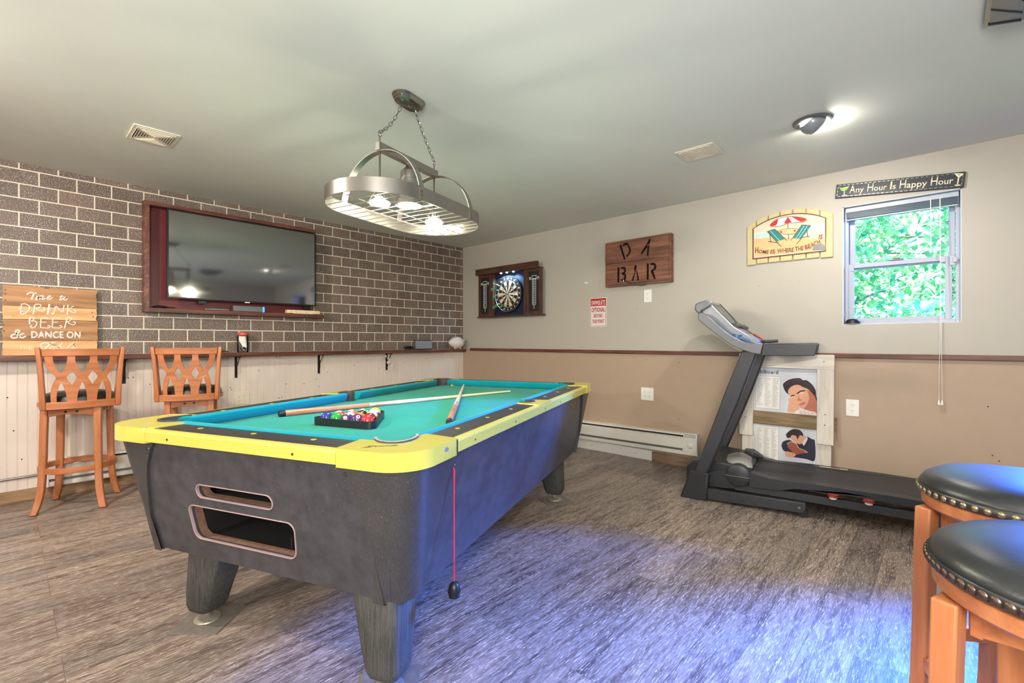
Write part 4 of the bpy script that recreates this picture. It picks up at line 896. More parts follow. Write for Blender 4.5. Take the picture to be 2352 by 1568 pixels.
heater('white electric baseboard heater with a round knob, on the tan wall', 1.87, (1.375, -.001, .1), (R(90), R(-.75), 0), True)
heater('white electric baseboard heater on the beadboard wall, behind the bar stools', 1.35, (.008, -4.075, .0925), LW, False)
b = MB(); b.lathe([(.0005, .012), (.004, .012), (.005, .0), (.0005, 0)], 10, Matrix.Translation((3.262, -.03, .205)) @ Matrix.Rotation(R(90), 4, 'Y'))

# ================================================================== ceiling things
def vent(label, c, sx_, sy_, ang=0):
    v = root('ceiling_vent', label, 'vent', (c[0], c[1], H - .0005), (R(180), 0, ang))
    hx, hy = sx_ / 2, sy_ / 2; holes = []
    for s in (-1, 1):
        for k in range(7):
            y0 = s * (.016 + k * .0125); ln = .008 + k * .0125
            y1 = y0 + s * .0062; holes.append([(-ln, min(y0, y1)), (ln, min(y0, y1)), (ln, max(y0, y1)), (-ln, max(y0, y1))])
    hl = [[p for p in h][::-1] for h in holes]
    link('flange', MB().plate(rrect(-hx, hx, -hy, hy, .006, 2), [rrect(-hx + .02, hx - .02, -hy + .02, hy - .02, .002, 1)[::-1]], t=.006), M['ivory'], parent=v, bevel=.002)
    b = MB().plate(rrect(-hx + .0195, hx - .0195, -hy + .0195, hy - .0195, .002, 1), hl, t=.003, z0=.006)
    for k in range(7):
        for s in (-1, 1):
            x0 = s * (.018 + k * .0128); ln = .006 + k * .0122; b.box(min(x0, x0 + s * .003), max(x0, x0 + s * .003), -ln, ln, .0085, .0115)
    link('grille_face', b, M['ivory'], parent=v)
    link('dark_duct', MB().box(-hx + .02, hx - .02, -hy + .02, hy - .02, .0008, .0055), M['darkslot'], parent=v)
    return v
vent('square white ceiling vent at the left, above the brick wall', (1.247, -3.65), .275, .232)
vent('square white ceiling vent at the right, beside the recessed spotlight', (3.655, -1.08), .255, .222)
r_ = root('recessed_spotlight', 'round recessed ceiling spotlight turned toward the window wall', 'light', (4.312, -1.09, H))
link('trim_ring', MB().lathe([(.100, -.0005), (.101, -.004), (.094, -.010), (.078, -.013), (.070, -.010), (.070, -.0005)], 36, closed=True), M['grey'], parent=r_, smooth=True)
em = Matrix.Translation((0, 0, -.006)) @ Vector((.55, .62, -.56)).normalized().to_track_quat('Z', 'Y').to_matrix().to_4x4()
prf = [(.068 * math.sin(R(a)), .068 * math.cos(R(a))) for a in range(52, 121, 8)]; prf2 = [(.064 * math.sin(R(a)), .064 * math.cos(R(a))) for a in range(120, 51, -8)]
link('eyeball_shell', MB().lathe(prf + prf2, 32, em, closed=True), M['tmsilver'], parent=r_, smooth=True)
link('bulb_face', MB().lathe([(.0005, .012), (.03, .010), (.05, .002), (.052, -.004), (.0005, -.006)], 24, em), M['bulb'], parent=r_, smooth=True)
o = lamp('spotlight_glow', 'POINT', (4.352, -1.045, H - .035), 5.5, (1, .93, .84), shadow_soft_size=.016)
o = lamp('spotlight_beam', 'SPOT', (4.36, -1.035, H - .055), 60, (1, .96, .9), target=(4.25, -.3, .6), spot_size=R(165), spot_blend=.8, shadow_soft_size=.04)

r_ = root('flush_ceiling_light', 'dark framed square ceiling light with sloping glass at the top right', 'light', (5.16, -1.76, H))
fl = MB(); fl.plate(rrect(-.165, .165, -.165, .165, .003, 1), [rrect(-.15, .15, -.15, .15, .003, 1)[::-1]], t=.016, z0=-.017); link('metal_frame', fl, M['chrome'], parent=r_)
g4 = [(-.15, -.15), (.15, -.15), (.15, .15), (-.15, .15)]; q4 = [(-.07, -.07), (.07, -.07), (.07, .07), (-.07, .07)]
for k in range(4):
    a, b_ = g4[k], g4[(k + 1) % 4]; c_, d_ = q4[(k + 1) % 4], q4[k]
    b = MB(); b.loft([[(a[0], a[1], -.017), (b_[0], b_[1], -.017), (c_[0], c_[1], -.075), (d_[0], d_[1], -.075)], [(a[0] * .97, a[1] * .97, -.012), (b_[0] * .97, b_[1] * .97, -.012), (c_[0] * .97, c_[1] * .97, -.070), (d_[0] * .97, d_[1] * .97, -.070)]])
    link('glass_side', b, M['tmscreen'], parent=r_)
    m_ = MB(); m_.tube([(a[0], a[1], -.019), (d_[0], d_[1], -.077)], .005, 6); m_.tube([((a[0] * .62 + b_[0] * .38), (a[1] * .62 + b_[1] * .38), -.019), ((d_[0] * .62 + c_[0] * .38), (d_[1] * .62 + c_[1] * .38), -.077)], .003, 6); link('glazing_bar', m_, M['black'], parent=r_)
link('bottom_glass', MB().box(-.07, .07, -.07, .07, -.079, -.074), M['tmscreen'], parent=r_); link('finial', MB().lathe([(.0005, -.105), (.008, -.100), (.012, -.09), (.006, -.084), (.02, -.079), (.0005, -.078)], 16), M['black'], parent=r_, smooth=True)

# ================================================================== pendant over the table
pz = 1.815
pd = root('pendant_light', 'brushed steel oval pot-rack pendant lamp with three lit bulbs on chains', 'pendant lamp', (2.80, -2.83, pz), (0, 0, R(104)))
RL, RWd = .465, .2575; er = RWd
def stad(off, n=16):
    P = []; r0 = er - off; c0 = RL - er
    for s in (1, -1):
        for k in range(n + 1):
            a = -PI / 2 + PI * k / n
            P.append((s * (c0 + r0 * math.cos(a)), s * r0 * math.sin(a)))
    return P
b = MB(); o_, i_ = stad(0), stad(.003)
b.loft([[(x, y, 0) for x, y in o_], [(x, y, .062) for x, y in o_], [(x, y, .062) for x, y in i_], [(x, y, 0) for x, y in i_]], closed=True)
link('oval_rim', b, M['steel'], parent=pd, smooth=True)
b = MB(); b.tube([(x, y, .001) for x, y in stad(.004)], .0028, 6, closed=True)
for k in range(15):
    x = -.42 + k * .06; c0 = RL - er; yy = er - .005 if abs(x) <= c0 else math.sqrt(max(.0001, (er - .005) ** 2 - (abs(x) - c0) ** 2)); b.tube([(x, -yy, .001), (x, yy, .001)], .0019, 6)
for y in (-.1, 0, .1):
    xx = RL - er + math.sqrt((er - .005) ** 2 - y * y); b.tube([(-xx, y, .004), (xx, y, .004)], .0022, 6)
link('wire_grid', b, M['wire'], parent=pd, smooth=True)
for x in (-.205, .205):
    P1 = []; n = 26
    for k in range(n + 1):
        a = PI * k / n; P1.append((.2605 * math.cos(a), .012 + .262 * math.sin(a)))
    P1 = [(.2605, -.0)] + P1 + [(-.2605, -.0)]
    rings = [[(x - .017, y, z), (x + .017, y, z), (x + .017, y * .988, z - .003 * (z > .05)), (x - .017, y * .988, z - .003 * (z > .05))] for y, z in P1]
    ar = link('arch_strap', MB().loft(rings), M['steel'], parent=pd, smooth=True)
    for s in (-1, 1):
        for z in (.022, .042): link('rivet', MB().lathe([(.0005, .004), (.003, .003), (.004, 0), (.0005, 0)], 8, Matrix.Translation((x, s * .2612, z)) @ Matrix.Rotation(R(-90 * s), 4, 'X')), M['chrome'], parent=ar)
link('top_bar', MB().box(-.228, .228, -.016, -.013, .276, .312).box(-.228, .228, .013, .016, .276, .312).box(-.228, -.225, -.016, .016, .276, .312).box(.225, .228, -.016, .016, .276, .312).box(-.228, .228, -.016, .016, .274, .277), M['steel'], parent=pd)
for x in (-.212, .212):
    link('hanging_rod', MB().tube([(x, 0, .085), (x, 0, .345)], .0045, 8), M['chrome'], parent=pd, smooth=True)
    sk = link('lamp_socket', MB().lathe([(.0005, .095), (.012, .092), (.017, .080), (.017, .050), (.0005, .050)], 16, Matrix.Translation((x, 0, 0))), M['chrome'], parent=pd, smooth=True)
    link('light_bulb', MB().lathe([(.012, .052), (.018, .045), (.045, .026), (.052, .018), (.048, .012), (.0005, .008)], 24, Matrix.Translation((x, 0, 0))), M['bulb'], parent=pd, smooth=True)
    for a in (20, 140, 260): link('guard_wire', MB().tube([(x + .014 * math.cos(R(a)), .014 * math.sin(R(a)), .085), (x + .058 * math.cos(R(a)), .058 * math.sin(R(a)), .012)], .0011, 5), M['wire'], parent=sk)
link('cross_strut', MB().box(-.212, .212, -.006, .006, .084, .087), M['steel'], parent=pd)
link('cross_strut', MB().box(-.006, .006, -.2545, .2545, .040, .043), M['steel'], parent=pd)
cs = link('centre_lamp_housing', MB().lathe([(.0005, .274), (.016, .274), (.018, .262), (.030, .250), (.042, .240), (.044, .236), (.044, .198), (.050, .194), (.051, .176), (.056, .160), (.058, .140), (.068, .085), (.072, .058), (.068, .058), (.054, .14), (.0005, .14)], 30), M['steel'], parent=pd, smooth=True)
link('light_bulb', MB().lathe([(.0005, .10), (.045, .098), (.058, .070), (.056, .062), (.0005, .058)], 24), M['bulb'], parent=pd, smooth=True)
def chain(p0, p1, sag, n, parent):
    P = [(p0[0] + (p1[0] - p0[0]) * t, p0[1] + (p1[1] - p0[1]) * t, p0[2] + (p1[2] - p0[2]) * t - sag * math.sin(PI * t)) for t in [(k + .5) / n for k in range(n)]]
    L_ = (Vector(p1) - Vector(p0)).length / n
    for k in range(n):
        a = Vector(P[max(k - 1, 0)]); c = Vector(P[min(k + 1, n - 1)]); q = (c - a).normalized().to_track_quat('X', 'Z').to_matrix().to_4x4()
        b = MB(); hl = L_ * .68; w_ = .0075
        pts = [(hl * math.cos(t), w_ * math.sin(t), 0) for t in [2 * PI * j / 12 for j in range(12)]]
        b.tube(pts, .0017, 5, Matrix.Translation(P[k]) @ q @ Matrix.Rotation(R(90 * (k % 2) + 20), 4, 'X'), closed=True); link('chain_link', b, M['chrome'], parent=parent, smooth=True)
cz = H - pz
cp = link('ceiling_canopy', MB().loft([[(x * s_, y * s_, z) for x, y in [(sx * .048 + .055 * math.cos(a), .055 * math.sin(a)) for sx, a in [(1, -PI / 2 + PI * k / 10) for k in range(11)] + [(-1, PI / 2 + PI * k / 10) for k in range(11)]]] for s_, z in ((1, cz - .0005), (1, cz - .006), (.93, cz - .012), (.93, cz - .018), (.85, cz - .024), (.85, cz - .030), (.74, cz - .036), (.70, cz - .038))]), M['chrome'], parent=pd, smooth=True)
chain((-.045, 0, cz - .04), (-.212, 0, .365), .03, 10, pd); chain((.045, 0, cz - .04), (.212, 0, .365), .008, 10, pd)
for x in (-.212, .212): link('hook_ring', MB().tube([(x + .011 * math.cos(t), 0, .356 + .012 * math.sin(t)) for t in [2 * PI * j / 14 for j in range(14)]], .0022, 6, closed=True), M['chrome'], parent=pd, smooth=True)
link('canopy_screw', MB().lathe([(.0005, cz - .046), (.005, cz - .044), (.006, cz - .038), (.0005, cz - .037)], 10), M['chrome'], parent=cp)
pm = Matrix.Translation((2.80, -2.83, pz)) @ Matrix.Rotation(R(104), 4, 'Z')
for x, z, e in ((-.212, -.014, 19), (0, .035, 19), (.212, -.014, 19)):
    lamp('pendant_bulb_light', 'POINT', tuple(pm @ Vector((x, 0, z))), e, (1, .98, .74), shadow_soft_size=.03)

# ================================================================== pool table (a = long axis, b = short axis, b > 0 is the brick wall side)
TC = (2.6088, -2.5518, 0); TA = R(111.35); HL, HW, TT = 1.2906, .7287, .822
pt = root('pool_table', 'charcoal coin-op pool table with bright yellow rails and green cloth', 'pool table', TC, (0, 0, TA))
ZB, ZT = .322, .779
def la(z): return 1.188 + (z - .325) * .18
def lbw(z): return .632 + (z - .325) * .17
def interp(T, z):
    T = sorted(T)
    if z <= T[0][0]: return T[0][1]
    for (z0, v0), (z1, v1) in zip(T, T[1:]):
        if z <= z1: return v0 + (v1 - v0) * (z - z0) / (z1 - z0)
    return T[-1][1]
CF = [(.32, .560), (.366, .557), (.44, .548), (.52, .538), (.618, .520), (.68, .500), (.743, .462), (.779, .430)]
CS = [(.32, 1.118), (.363, 1.113), (.45, 1.098), (.55, 1.070), (.65, 1.035), (.715, 1.000), (.779, .960)]
# end panel with ball slots (the near end), the far end panel, the two sides
def pill(x0, x1, z0, z1, r): return rrect(x0, x1, z0, z1, r, 6)
s1 = pill(-.130, .250, .574, .624, .0249)
s2 = rrect(-.200, .320, .402, .535, .032, 6); s2 = [(x + (x - .06) * ((z - .47) * .35) - .01, z) for x, z in s2]
def front(x, z, t): return (-(la(z) - .004) + t * -1, x, z)
P = [(-.58, ZB), (.58, ZB), (.62, ZT), (-.62, ZT)]
def inset(L, d):
    cx = sum(p[0] for p in L) / len(L); cy = sum(p[1] for p in L) / len(L); hw_ = max(p[0] for p in L) - cx; hh = max(p[1] for p in L) - cy
    return [(cx + (p[0] - cx) * (hw_ + d) / hw_, cy + (p[1] - cy) * (hh + d) / hh) for p in L]
link('end_panel', MB().plate(P, [s1[::-1], s2[::-1]], t=.018, z0=-.018, fn=front), M['cab'], parent=pt)
for L in (s1, s2):
    link('slot_trim', MB().plate(inset(L, .0028), [inset(L, -.0008)[::-1]], t=.012, z0=-.008, fn=front), M['slotedge'], parent=pt, bevel=.001)
    link('slot_lining', MB().plate(inset(L, .002), [inset(L, -.0015)[::-1]], t=.030, z0=-.048, fn=front), M['rawwood'], parent=pt)
link('end_panel', MB().plate(P, t=.018, z0=-.018, fn=lambda x, z, t: (la(z) - .004 + t, x, z)), M['cab'], parent=pt)
for s in (-1, 1):
    link('side_panel', MB().plate([(-1.12, ZB), (1.12, ZB), (1.17, ZT), (-1.17, ZT)], t=.018, z0=-.018, fn=lambda x, z, t: (x, s * (lbw(z) - .004 + t), z)), M['cab'], parent=pt)
link('bottom_board', MB().box(-1.16, 1.16, -.60, .60, ZB + .004, ZB + .018), M['inside'], parent=pt)
tr_ = MB(); tr_.box(-1.16, -.80, -.27, .31, .378, .390).box(-.80, -.79, -.27, .31, .38, .56).box(-1.16, -.80, .31, .32, .38, .56).box(-1.16, -.80, -.28, -.27, .38, .56); tr_.box(-1.12, -.80, -.10, -.092, .39, .43)
link('ball_tray', tr_, M['inside'], parent=pt)
b = MB(); b.box(-1.16, -.9, -.19, .24, .560, .566); link('upper_shelf', b, M['inside'], parent=pt)
for sa in (-1, 1):
    for sb in (-1, 1):
        rings = []
        for k in range(19):
            z = .312 + (ZT - .312) * k / 18; A, B = la(z) + .006, lbw(z) + .006; rr_ = .118; cf = interp(CF, z); cs_ = interp(CS, z)
            out = [(A, cf), (A, (cf + B - rr_) / 2)] + [(A - rr_ + rr_ * math.cos(PI / 2 * j / 9), B - rr_ + rr_ * math.sin(PI / 2 * j / 9)) for j in range(10)] + [(min(cs_, A - rr_ - .001), B)]
            th = .013; ri = rr_ - th
            inn = [(min(cs_, A - rr_ - .001), B - th)] + [(A - rr_ + ri * math.cos(PI / 2 * j / 9), B - rr_ + ri * math.sin(PI / 2 * j / 9)) for j in range(9, -1, -1)] + [(A - th, (cf + B - rr_) / 2), (A - th, cf)]
            rings.append([(sa * x, sb * y, z) for x, y in out + inn])
        cpn = link('corner_panel', MB().loft(rings), M['cabgrain'], parent=pt, smooth=True)
        if sa < 0:
            link('screw', MB().lathe([(.0005, .003), (.006, .003), (.0075, 0), (.0005, 0)], 12, Matrix.Translation((sa * (la(.745) + .006), sb * .475, .745)) @ Matrix.Rotation(R(90 * sa), 4, 'Y')), M['chrome'], parent=cpn)
# rails
def ribs(o0):
    P = []; z = .777
    while z < .812: P += [(o0, z), (o0, z + .0032), (o0 - .0013, z + .0040), (o0 - .0013, z + .0046)]; z += .0054
    return P + [(o0, .813), (o0 - .002, .818), (o0 - .007, .8215), (o0 - .030, .8222), (o0 - .030, .815), (o0 - .02, .777)]
def strip(prof, p0, p1, ax, s):       # profile (outwards, z) along a straight run; ax 'a' = along a
    rings = []
    for q in (p0, p1):
        rings.append([((q, s * o, z) if ax == 'a' else (s * o, q, z)) for o, z in prof])
    return MB().loft(rings)
PA, PB = ribs(HL), ribs(HW)
for s in (-1, 1):
    t_ = link('end_trim', strip(PA, -.454, .454, 'b', s), M['yellowtrim'], parent=pt)
    for y in (-.28, .33) if s < 0 else (-.28, .28):
        link('screw', MB().lathe([(.0005, .002), (.004, .0015), (.0045, 0), (.0005, 0)], 8, Matrix.Translation((s * HL, y, .794)) @ Matrix.Rotation(R(90 * s), 4, 'Y')), M['bronze'], parent=t_)
    t_ = link('side_trim', strip(PB, -1.016, 1.016, 'a', s), M['yellowtrim'], parent=pt)
    for x in (-.87, -.45, .0, .30, .62, .9):
        link('screw', MB().lathe([(.0005, .002), (.004, .0015), (.0045, 0), (.0005, 0)], 8, Matrix.Translation((x, s * HW, .794)) @ Matrix.Rotation(R(-90 * s), 4, 'X')), M['bronze'], parent=t_)
    # laminate tops
    link('end_rail', MB().box(s * 1.158 if s > 0 else -(HL - .029), s * (HL - .029) if s > 0 else -1.158, -.50, .50, .785, .8235), M['railtop'], parent=pt)
    for x0, x1 in ((-1.03, -.075), (.075, 1.03)):
        link('side_rail', MB().box(x0, x1, min(s * .597, s * (HW - .029)), max(s * .597, s * (HW - .029)), .785, .8235), M['railtop'], parent=pt)
# cushions
CP = [(.132, .8235), (.142, .8298), (.166, .8292), (.174, .822), (.162, .790), (.150, .7775), (.132, .7775)]
def cushion(q0, q1, ax, s, k0, k1):
    E_ = HL if ax == 'b' else HW; rings = []
    for q, k in ((q0, k0), (q1, k1)):
        rings.append([((q + k * (i - .132), s * (E_ - i), z) if ax == 'a' else (s * (E_ - i), q + k * (i - .132), z)) for i, z in CP])
    link('cushion', MB().loft(rings), M['cushion'], parent=pt, bevel=.003)
for s in (-1, 1):
    cushion(-.530, .530, 'b', s, 1.05, -1.05)
    cushion(-1.080, -.045, 'a', s, 1.05, -.45); cushion(.045, 1.080, 'a', s, .45, -1.05)
# cloth bed with pocket cut-outs
P = []
def arcp(cx, cy, r, a0, a1, n=8): return [(cx + r * math.cos(R(a0 + (a1 - a0) * k / n)), cy + r * math.sin(R(a0 + (a1 - a0) * k / n))) for k in range(n + 1)]
bx, by, rc = 1.165, .600, .075
P += arcp(bx, -by, rc, 180, 90) + arcp(bx, by, rc, 270, 180) + arcp(0, by, .05, 360, 180)[0:] + arcp(-bx, by, rc, 0, -90) + arcp(-bx, -by, rc, 90, 0) + arcp(0, -by, .05, 180, 0)
P2 = arcp(bx, -by, rc, 180, 90) + arcp(bx, by, rc, 270, 180) + arcp(0, by, .05, 0, -180) + arcp(-bx, by, rc, 0, -90) + arcp(-bx, -by, rc, 90, 0) + arcp(0, -by, .05, 180, 0)
link('cloth_bed', MB().plate(P2, t=.02, z0=.757), M['cloth'], parent=pt)
# sights
for s in (-1, 1):
    for k in (-1, 0, 1): link('sight', MB().plate(circ(s * (HL - .091), k * .2794, .010, 14), t=.0012, z0=.8233), M['yellow'], parent=pt)
    for k in (-3, -2, -1, 1, 2, 3): link('sight', MB().plate(circ(k * .2794, s * (HW - .091), .010, 14), t=.0012, z0=.8233), M['yellow'], parent=pt)
# corner castings with rubber pockets
UC = [(1.027, .582), (1.05, .600), (1.10, .613), (1.145, .606), (1.172, .580), (1.176, .535), (1.152, .495), (1.129, .475)]
UCs = curve(UC, 4)
AO, BO, rc2 = HL + .004, HW + .004, .13
OUT = [(1.150, .438), (AO - .012, .452), (AO, .460)] + [(AO - rc2 + rc2 * math.cos(PI / 2 * j / 14), BO - rc2 + rc2 * math.sin(PI / 2 * j / 14)) for j in range(15)] + [(1.022, BO), (1.014, BO - .012), (.989, .594)]
for sa in (-1, 1):
    for sb in (-1, 1):
        P = OUT + UCs; P = [(sa * x, sb * y) for x, y in P]
        if sa * sb < 0: P = P[::-1]
        c_ = link('corner_casting', MB().plate(P, t=.058, z0=.770), M['yellow'], parent=pt, bevel=.007, seg=3)
        off = []
        for k, (x, y) in enumerate(UCs):
            nx, ny = (1.09 - x), (.53 - y); l_ = math.hypot(nx, ny); off.append((x + nx / l_ * .010, y + ny / l_ * .010))
        P = UCs + off[::-1]; P = [(sa * x, sb * y) for x, y in P]
        if sa * sb < 0: P = P[::-1]
        lip = link('pocket_liner', MB().plate(P, t=.128, z0=.705), M['rubber'], parent=pt, bevel=.002, seg=1)
        ed = MB().plate([p for p in P], t=.0015, z0=.833)
        link('pocket_lip', ed, M['rubber'] if not (sa < 0 and sb < 0) else M['liplight'], parent=pt)
        link('pocket_floor', MB().plate([(sa * x, sb * y) for x, y in (UCs + [(1.1, .45), (1.0, .54)])][::sa * sb], t=.006, z0=.698), M['rubber'], parent=pt)
        if (sa, sb) == (-1, -1):
            link('worn_patch', MB().add([], []) if False else MB().plate([(0, 0), (.022, -.004), (.03, .006), (.012, .014), (.0, .008)], t=.0004, m=Matrix.Translation((-1.105, -BO - .0002, .80)) @ Matrix.Rotation(R(90), 4, 'X')), M['tmsilver'], parent=c_)
            link('broken_seam', MB().box(-1.019, -1.009, -BO + .002, -HW + .01, .775, .822), M['blackmetal'], parent=c_)
            b = MB(); mm = Matrix.Translation((-1.215, -.565, .8283)) @ Matrix.Rotation(R(-55), 4, 'Z')
            for L in ([(-.05, -.006), (-.03, .0), (-.036, .010), (-.022, .014), (-.026, -.004), (-.04, -.010)], [(-.02, .0), (-.012, .004), (-.016, -.006), (-.008, -.004), (-.004, .006)], [(-.002, -.006), (.004, .005), (.006, -.006), (.012, .004), (.014, -.006)], [(.018, .004), (.018, -.006), (.026, .004), (.026, -.006)], [(.030, -.006), (.034, .004), (.036, -.006), (.042, .004), (.044, -.006), (.050, .006), (.044, -.014)], [(-.056, -.016), (-.02, -.011), (.03, -.014), (.056, -.008)]):
                b.ribbon(curve(L, 4), .0016, .0005, mm)
            link('script_logo', b, M['bronze'], parent=c_)
        if (sa, sb) == (-1, 1):
            b = MB(); mm = Matrix.Translation((-1.215, .565, .8283)) @ Matrix.Rotation(R(-125), 4, 'Z')
            b.ribbon(curve([(-.05, -.006), (-.03, .0), (-.036, .010), (-.022, .014), (-.02, .0), (-.004, .006), (.01, -.006), (.03, .004), (.05, -.004)], 4), .0018, .0004, mm); link('script_logo', b, M['cream'], parent=c_)
# side castings
US = [(.052, .594), (.058, .622), (.044, .650), (.018, .663), (-.018, .663), (-.044, .650), (-.058, .622), (-.052, .594)]
USs = curve(US, 4)
for s in (-1, 1):
    P = USs + [(-.085, .594), (-.112, HW - .010), (-.106, HW - .0015), (.106, HW - .0015), (.112, HW - .010), (.085, .594)]; P = [(x, s * y) for x, y in P][::s]
    link('side_casting', MB().plate(P, t=.016, z0=.811), M['yellow'], parent=pt, bevel=.003)
    off = [(x * .84, .594 + (y - .594) * .86) for x, y in USs]; P = USs + off[::-1]; P = [(x, s * y) for x, y in P][::s]
    link('pocket_liner', MB().plate(P, t=.124, z0=.707), M['rubber'], parent=pt, bevel=.002, seg=1)
    link('pocket_floor', MB().plate([(x, s * y) for x, y in USs][::s], t=.006, z0=.700), M['rubber'], parent=pt)
# legs
def table_leg(a, bb_, sa, sb):
    rings = []
    for z, ha, hb_, oa, ob in ((.330, .082, .092, -.030, -.034), (.15, .068, .072, -.006, -.010), (.085, .062, .064, 0, -.002), (.056, .054, .054, 0, 0)):
        c_ = .020; cx, cy = a + sa * oa, bb_ + sb * ob
        Pq = [(ha - c_, hb_), (-ha + c_, hb_), (-ha, hb_ - c_), (-ha, -hb_ + c_), (-ha + c_, -hb_), (ha - c_, -hb_), (ha, -hb_ + c_), (ha, hb_ - c_)]
        rings.append([(cx + x, cy + y, z) for x, y in Pq])
    lg = link('leg', MB().loft(rings), M['legwood'], parent=pt, bevel=.006)
    link('leveler_foot', MB().lathe([(.0005, .060), (.012, .060), (.012, .026), (.030, .018), (.047, .013), (.050, .008), (.048, .0045), (.0005, .0045)], 24, Matrix.Translation((a, bb_, 0))), M['footmetal'], parent=lg, smooth=True)
LEGS = [(-1.085, .400, -1, 1), (-1.130, -.535, -1, -1), (.860, -.530, 1, -1), (.860, .480, 1, 1)]
for a, bb_, sa, sb in LEGS: table_leg(a, bb_, sa, sb)
tm_ = Matrix.Translation(TC) @ Matrix.Rotation(TA, 4, 'Z')
for k, (lbl, ang) in enumerate((('thin grey vinyl tile under the pool table foot nearest the brown bar stools', 42), ('thin grey vinyl tile under the nearest pool table leg', 50), ('thin grey vinyl tile under the pool table foot nearest the treadmill', 66))):
    a, bb_ = LEGS[k][:2]; p = tm_ @ Vector((a, bb_, 0)); t_ = MB()
    t_.box(-.10, .10, -.10, .10, .0002, .0040)
    tag(link('floor_tile', t_, M['mat_tile'], loc=(p.x, p.y, 0), bevel=.0006, seg=1), lbl, 'tile', group='tiles under the pool table feet').rotation_euler = (0, 0, R(ang))
# chalk holder on a red cord
hp = tm_ @ Vector((-.985, -.6935, .722))
r_ = root('chalk_holder', 'black chalk holder hanging by a red cord from the pool table corner', 'chalk holder', hp, (0, 0, TA))
link('hook', MB().tube(curve([(0, .016, .008), (0, -.002, .010), (.002, -.010, .004), (0, -.008, -.006), (-.001, -.003, -.004)], 5), .0022, 6), M['chrome'], parent=r_, smooth=True)
link('cord', MB().tube([(0, -.0075, -.003), (.004, -.008, -.02), (.001, -.009, -.08), (.001, -.009, -.41)], [.003, .0032, .0024, .0024], 7), M['redcord'], parent=r_, smooth=True)
link('chalk_cap', MB().lathe([(.0005, 0), (.007, -.001), (.016, -.009), (.020, -.022), (.021, -.030), (.0235, -.031), (.0235, -.035), (.020, -.036), (.020, -.052), (.0005, -.053)], 24, Matrix.Translation((.001, -.009, -.404))), M['black'], parent=r_, smooth=True)

# rack and balls
CZ = .7775
rk = tm_ @ Vector((-.785, -.026, CZ))
r_ = root('ball_rack', 'black plastic triangle rack holding the pool balls on the green cloth', 'rack', rk, (0, 0, TA))
def tri(off):
    A, B_, C_ = (0, .187 + .0), (0, -.187), (.325, 0); P = []
    inr = Vector((.108, 0))
    for q in (A, B_, C_):
        v = (Vector(q) - inr); r0 = .030; cpt = inr + v * (1 - r0 * 2 / v.length); a = math.degrees(math.atan2(v.y, v.x))
        P += [(cpt.x + (r0 - off) * math.cos(R(a + t)), cpt.y + (r0 - off) * math.sin(R(a + t))) for t in range(-60, 61, 15)][::1]
    return P
T0, T1 = tri(0), tri(.008)
def ccw(L):
    return L if sum(L[i][0] * L[(i + 1) % len(L)][1] - L[(i + 1) % len(L)][0] * L[i][1] for i in range(len(L))) > 0 else L[::-1]
def hull(L):
    L = sorted(set(L)); 
    def half(Q):
        h = []
        for p in Q:
            while len(h) > 1 and (h[-1][0] - h[-2][0]) * (p[1] - h[-2][1]) - (h[-1][1] - h[-2][1]) * (p[0] - h[-2][0]) <= 0: h.pop()
            h.append(p)
        return h
    a = half(L); b_ = half(L[::-1]); return a[:-1] + b_[:-1]
T0, T1 = hull(T0), hull(T1)
link('frame', MB().plate(T0, [T1[::-1]], t=.035), M['black'], parent=r_, bevel=.002)
def ball_mat(name, c, stripe=False):
    t = NT(name); tc = t.new('ShaderNodeTexCoord'); sx = t.new('ShaderNodeSeparateXYZ'); t.link(tc.outputs['Object'], sx.inputs[0])
    col = c
    if stripe:
        z = t.math('ABSOLUTE', sx.outputs['Z']); col = t.mix(t.math('GREATER_THAN', z, .0190), c, rgb(240, 228, 196))
    y2 = t.math('ADD', t.math('POWER', sx.outputs['Z'], 2.0), t.math('POWER', sx.outputs['Y'], 2.0))
    col = t.mix(t.math('LESS_THAN', y2, .0085 ** 2), col, rgb(240, 230, 204))
    t.set(Base_Color=col, Roughness=.08, Specular_IOR_Level=.6, Coat_Weight=.5); return t.m
BC = {1: rgb(232, 176, 60), 2: rgb(34, 48, 140), 3: rgb(206, 34, 34), 4: rgb(74, 40, 104), 5: rgb(226, 110, 60), 6: rgb(24, 152, 50), 7: rgb(120, 34, 38), 8: rgb(20, 20, 22)}
NM = {1: 'yellow', 2: 'blue', 3: 'red', 4: 'purple', 5: 'orange', 6: 'green', 7: 'maroon', 8: 'black'}
layout = [[2, 6, 12, 4, 3], [11, 15, 5, 7], [13, 8, 9], [14, 10], [1]]
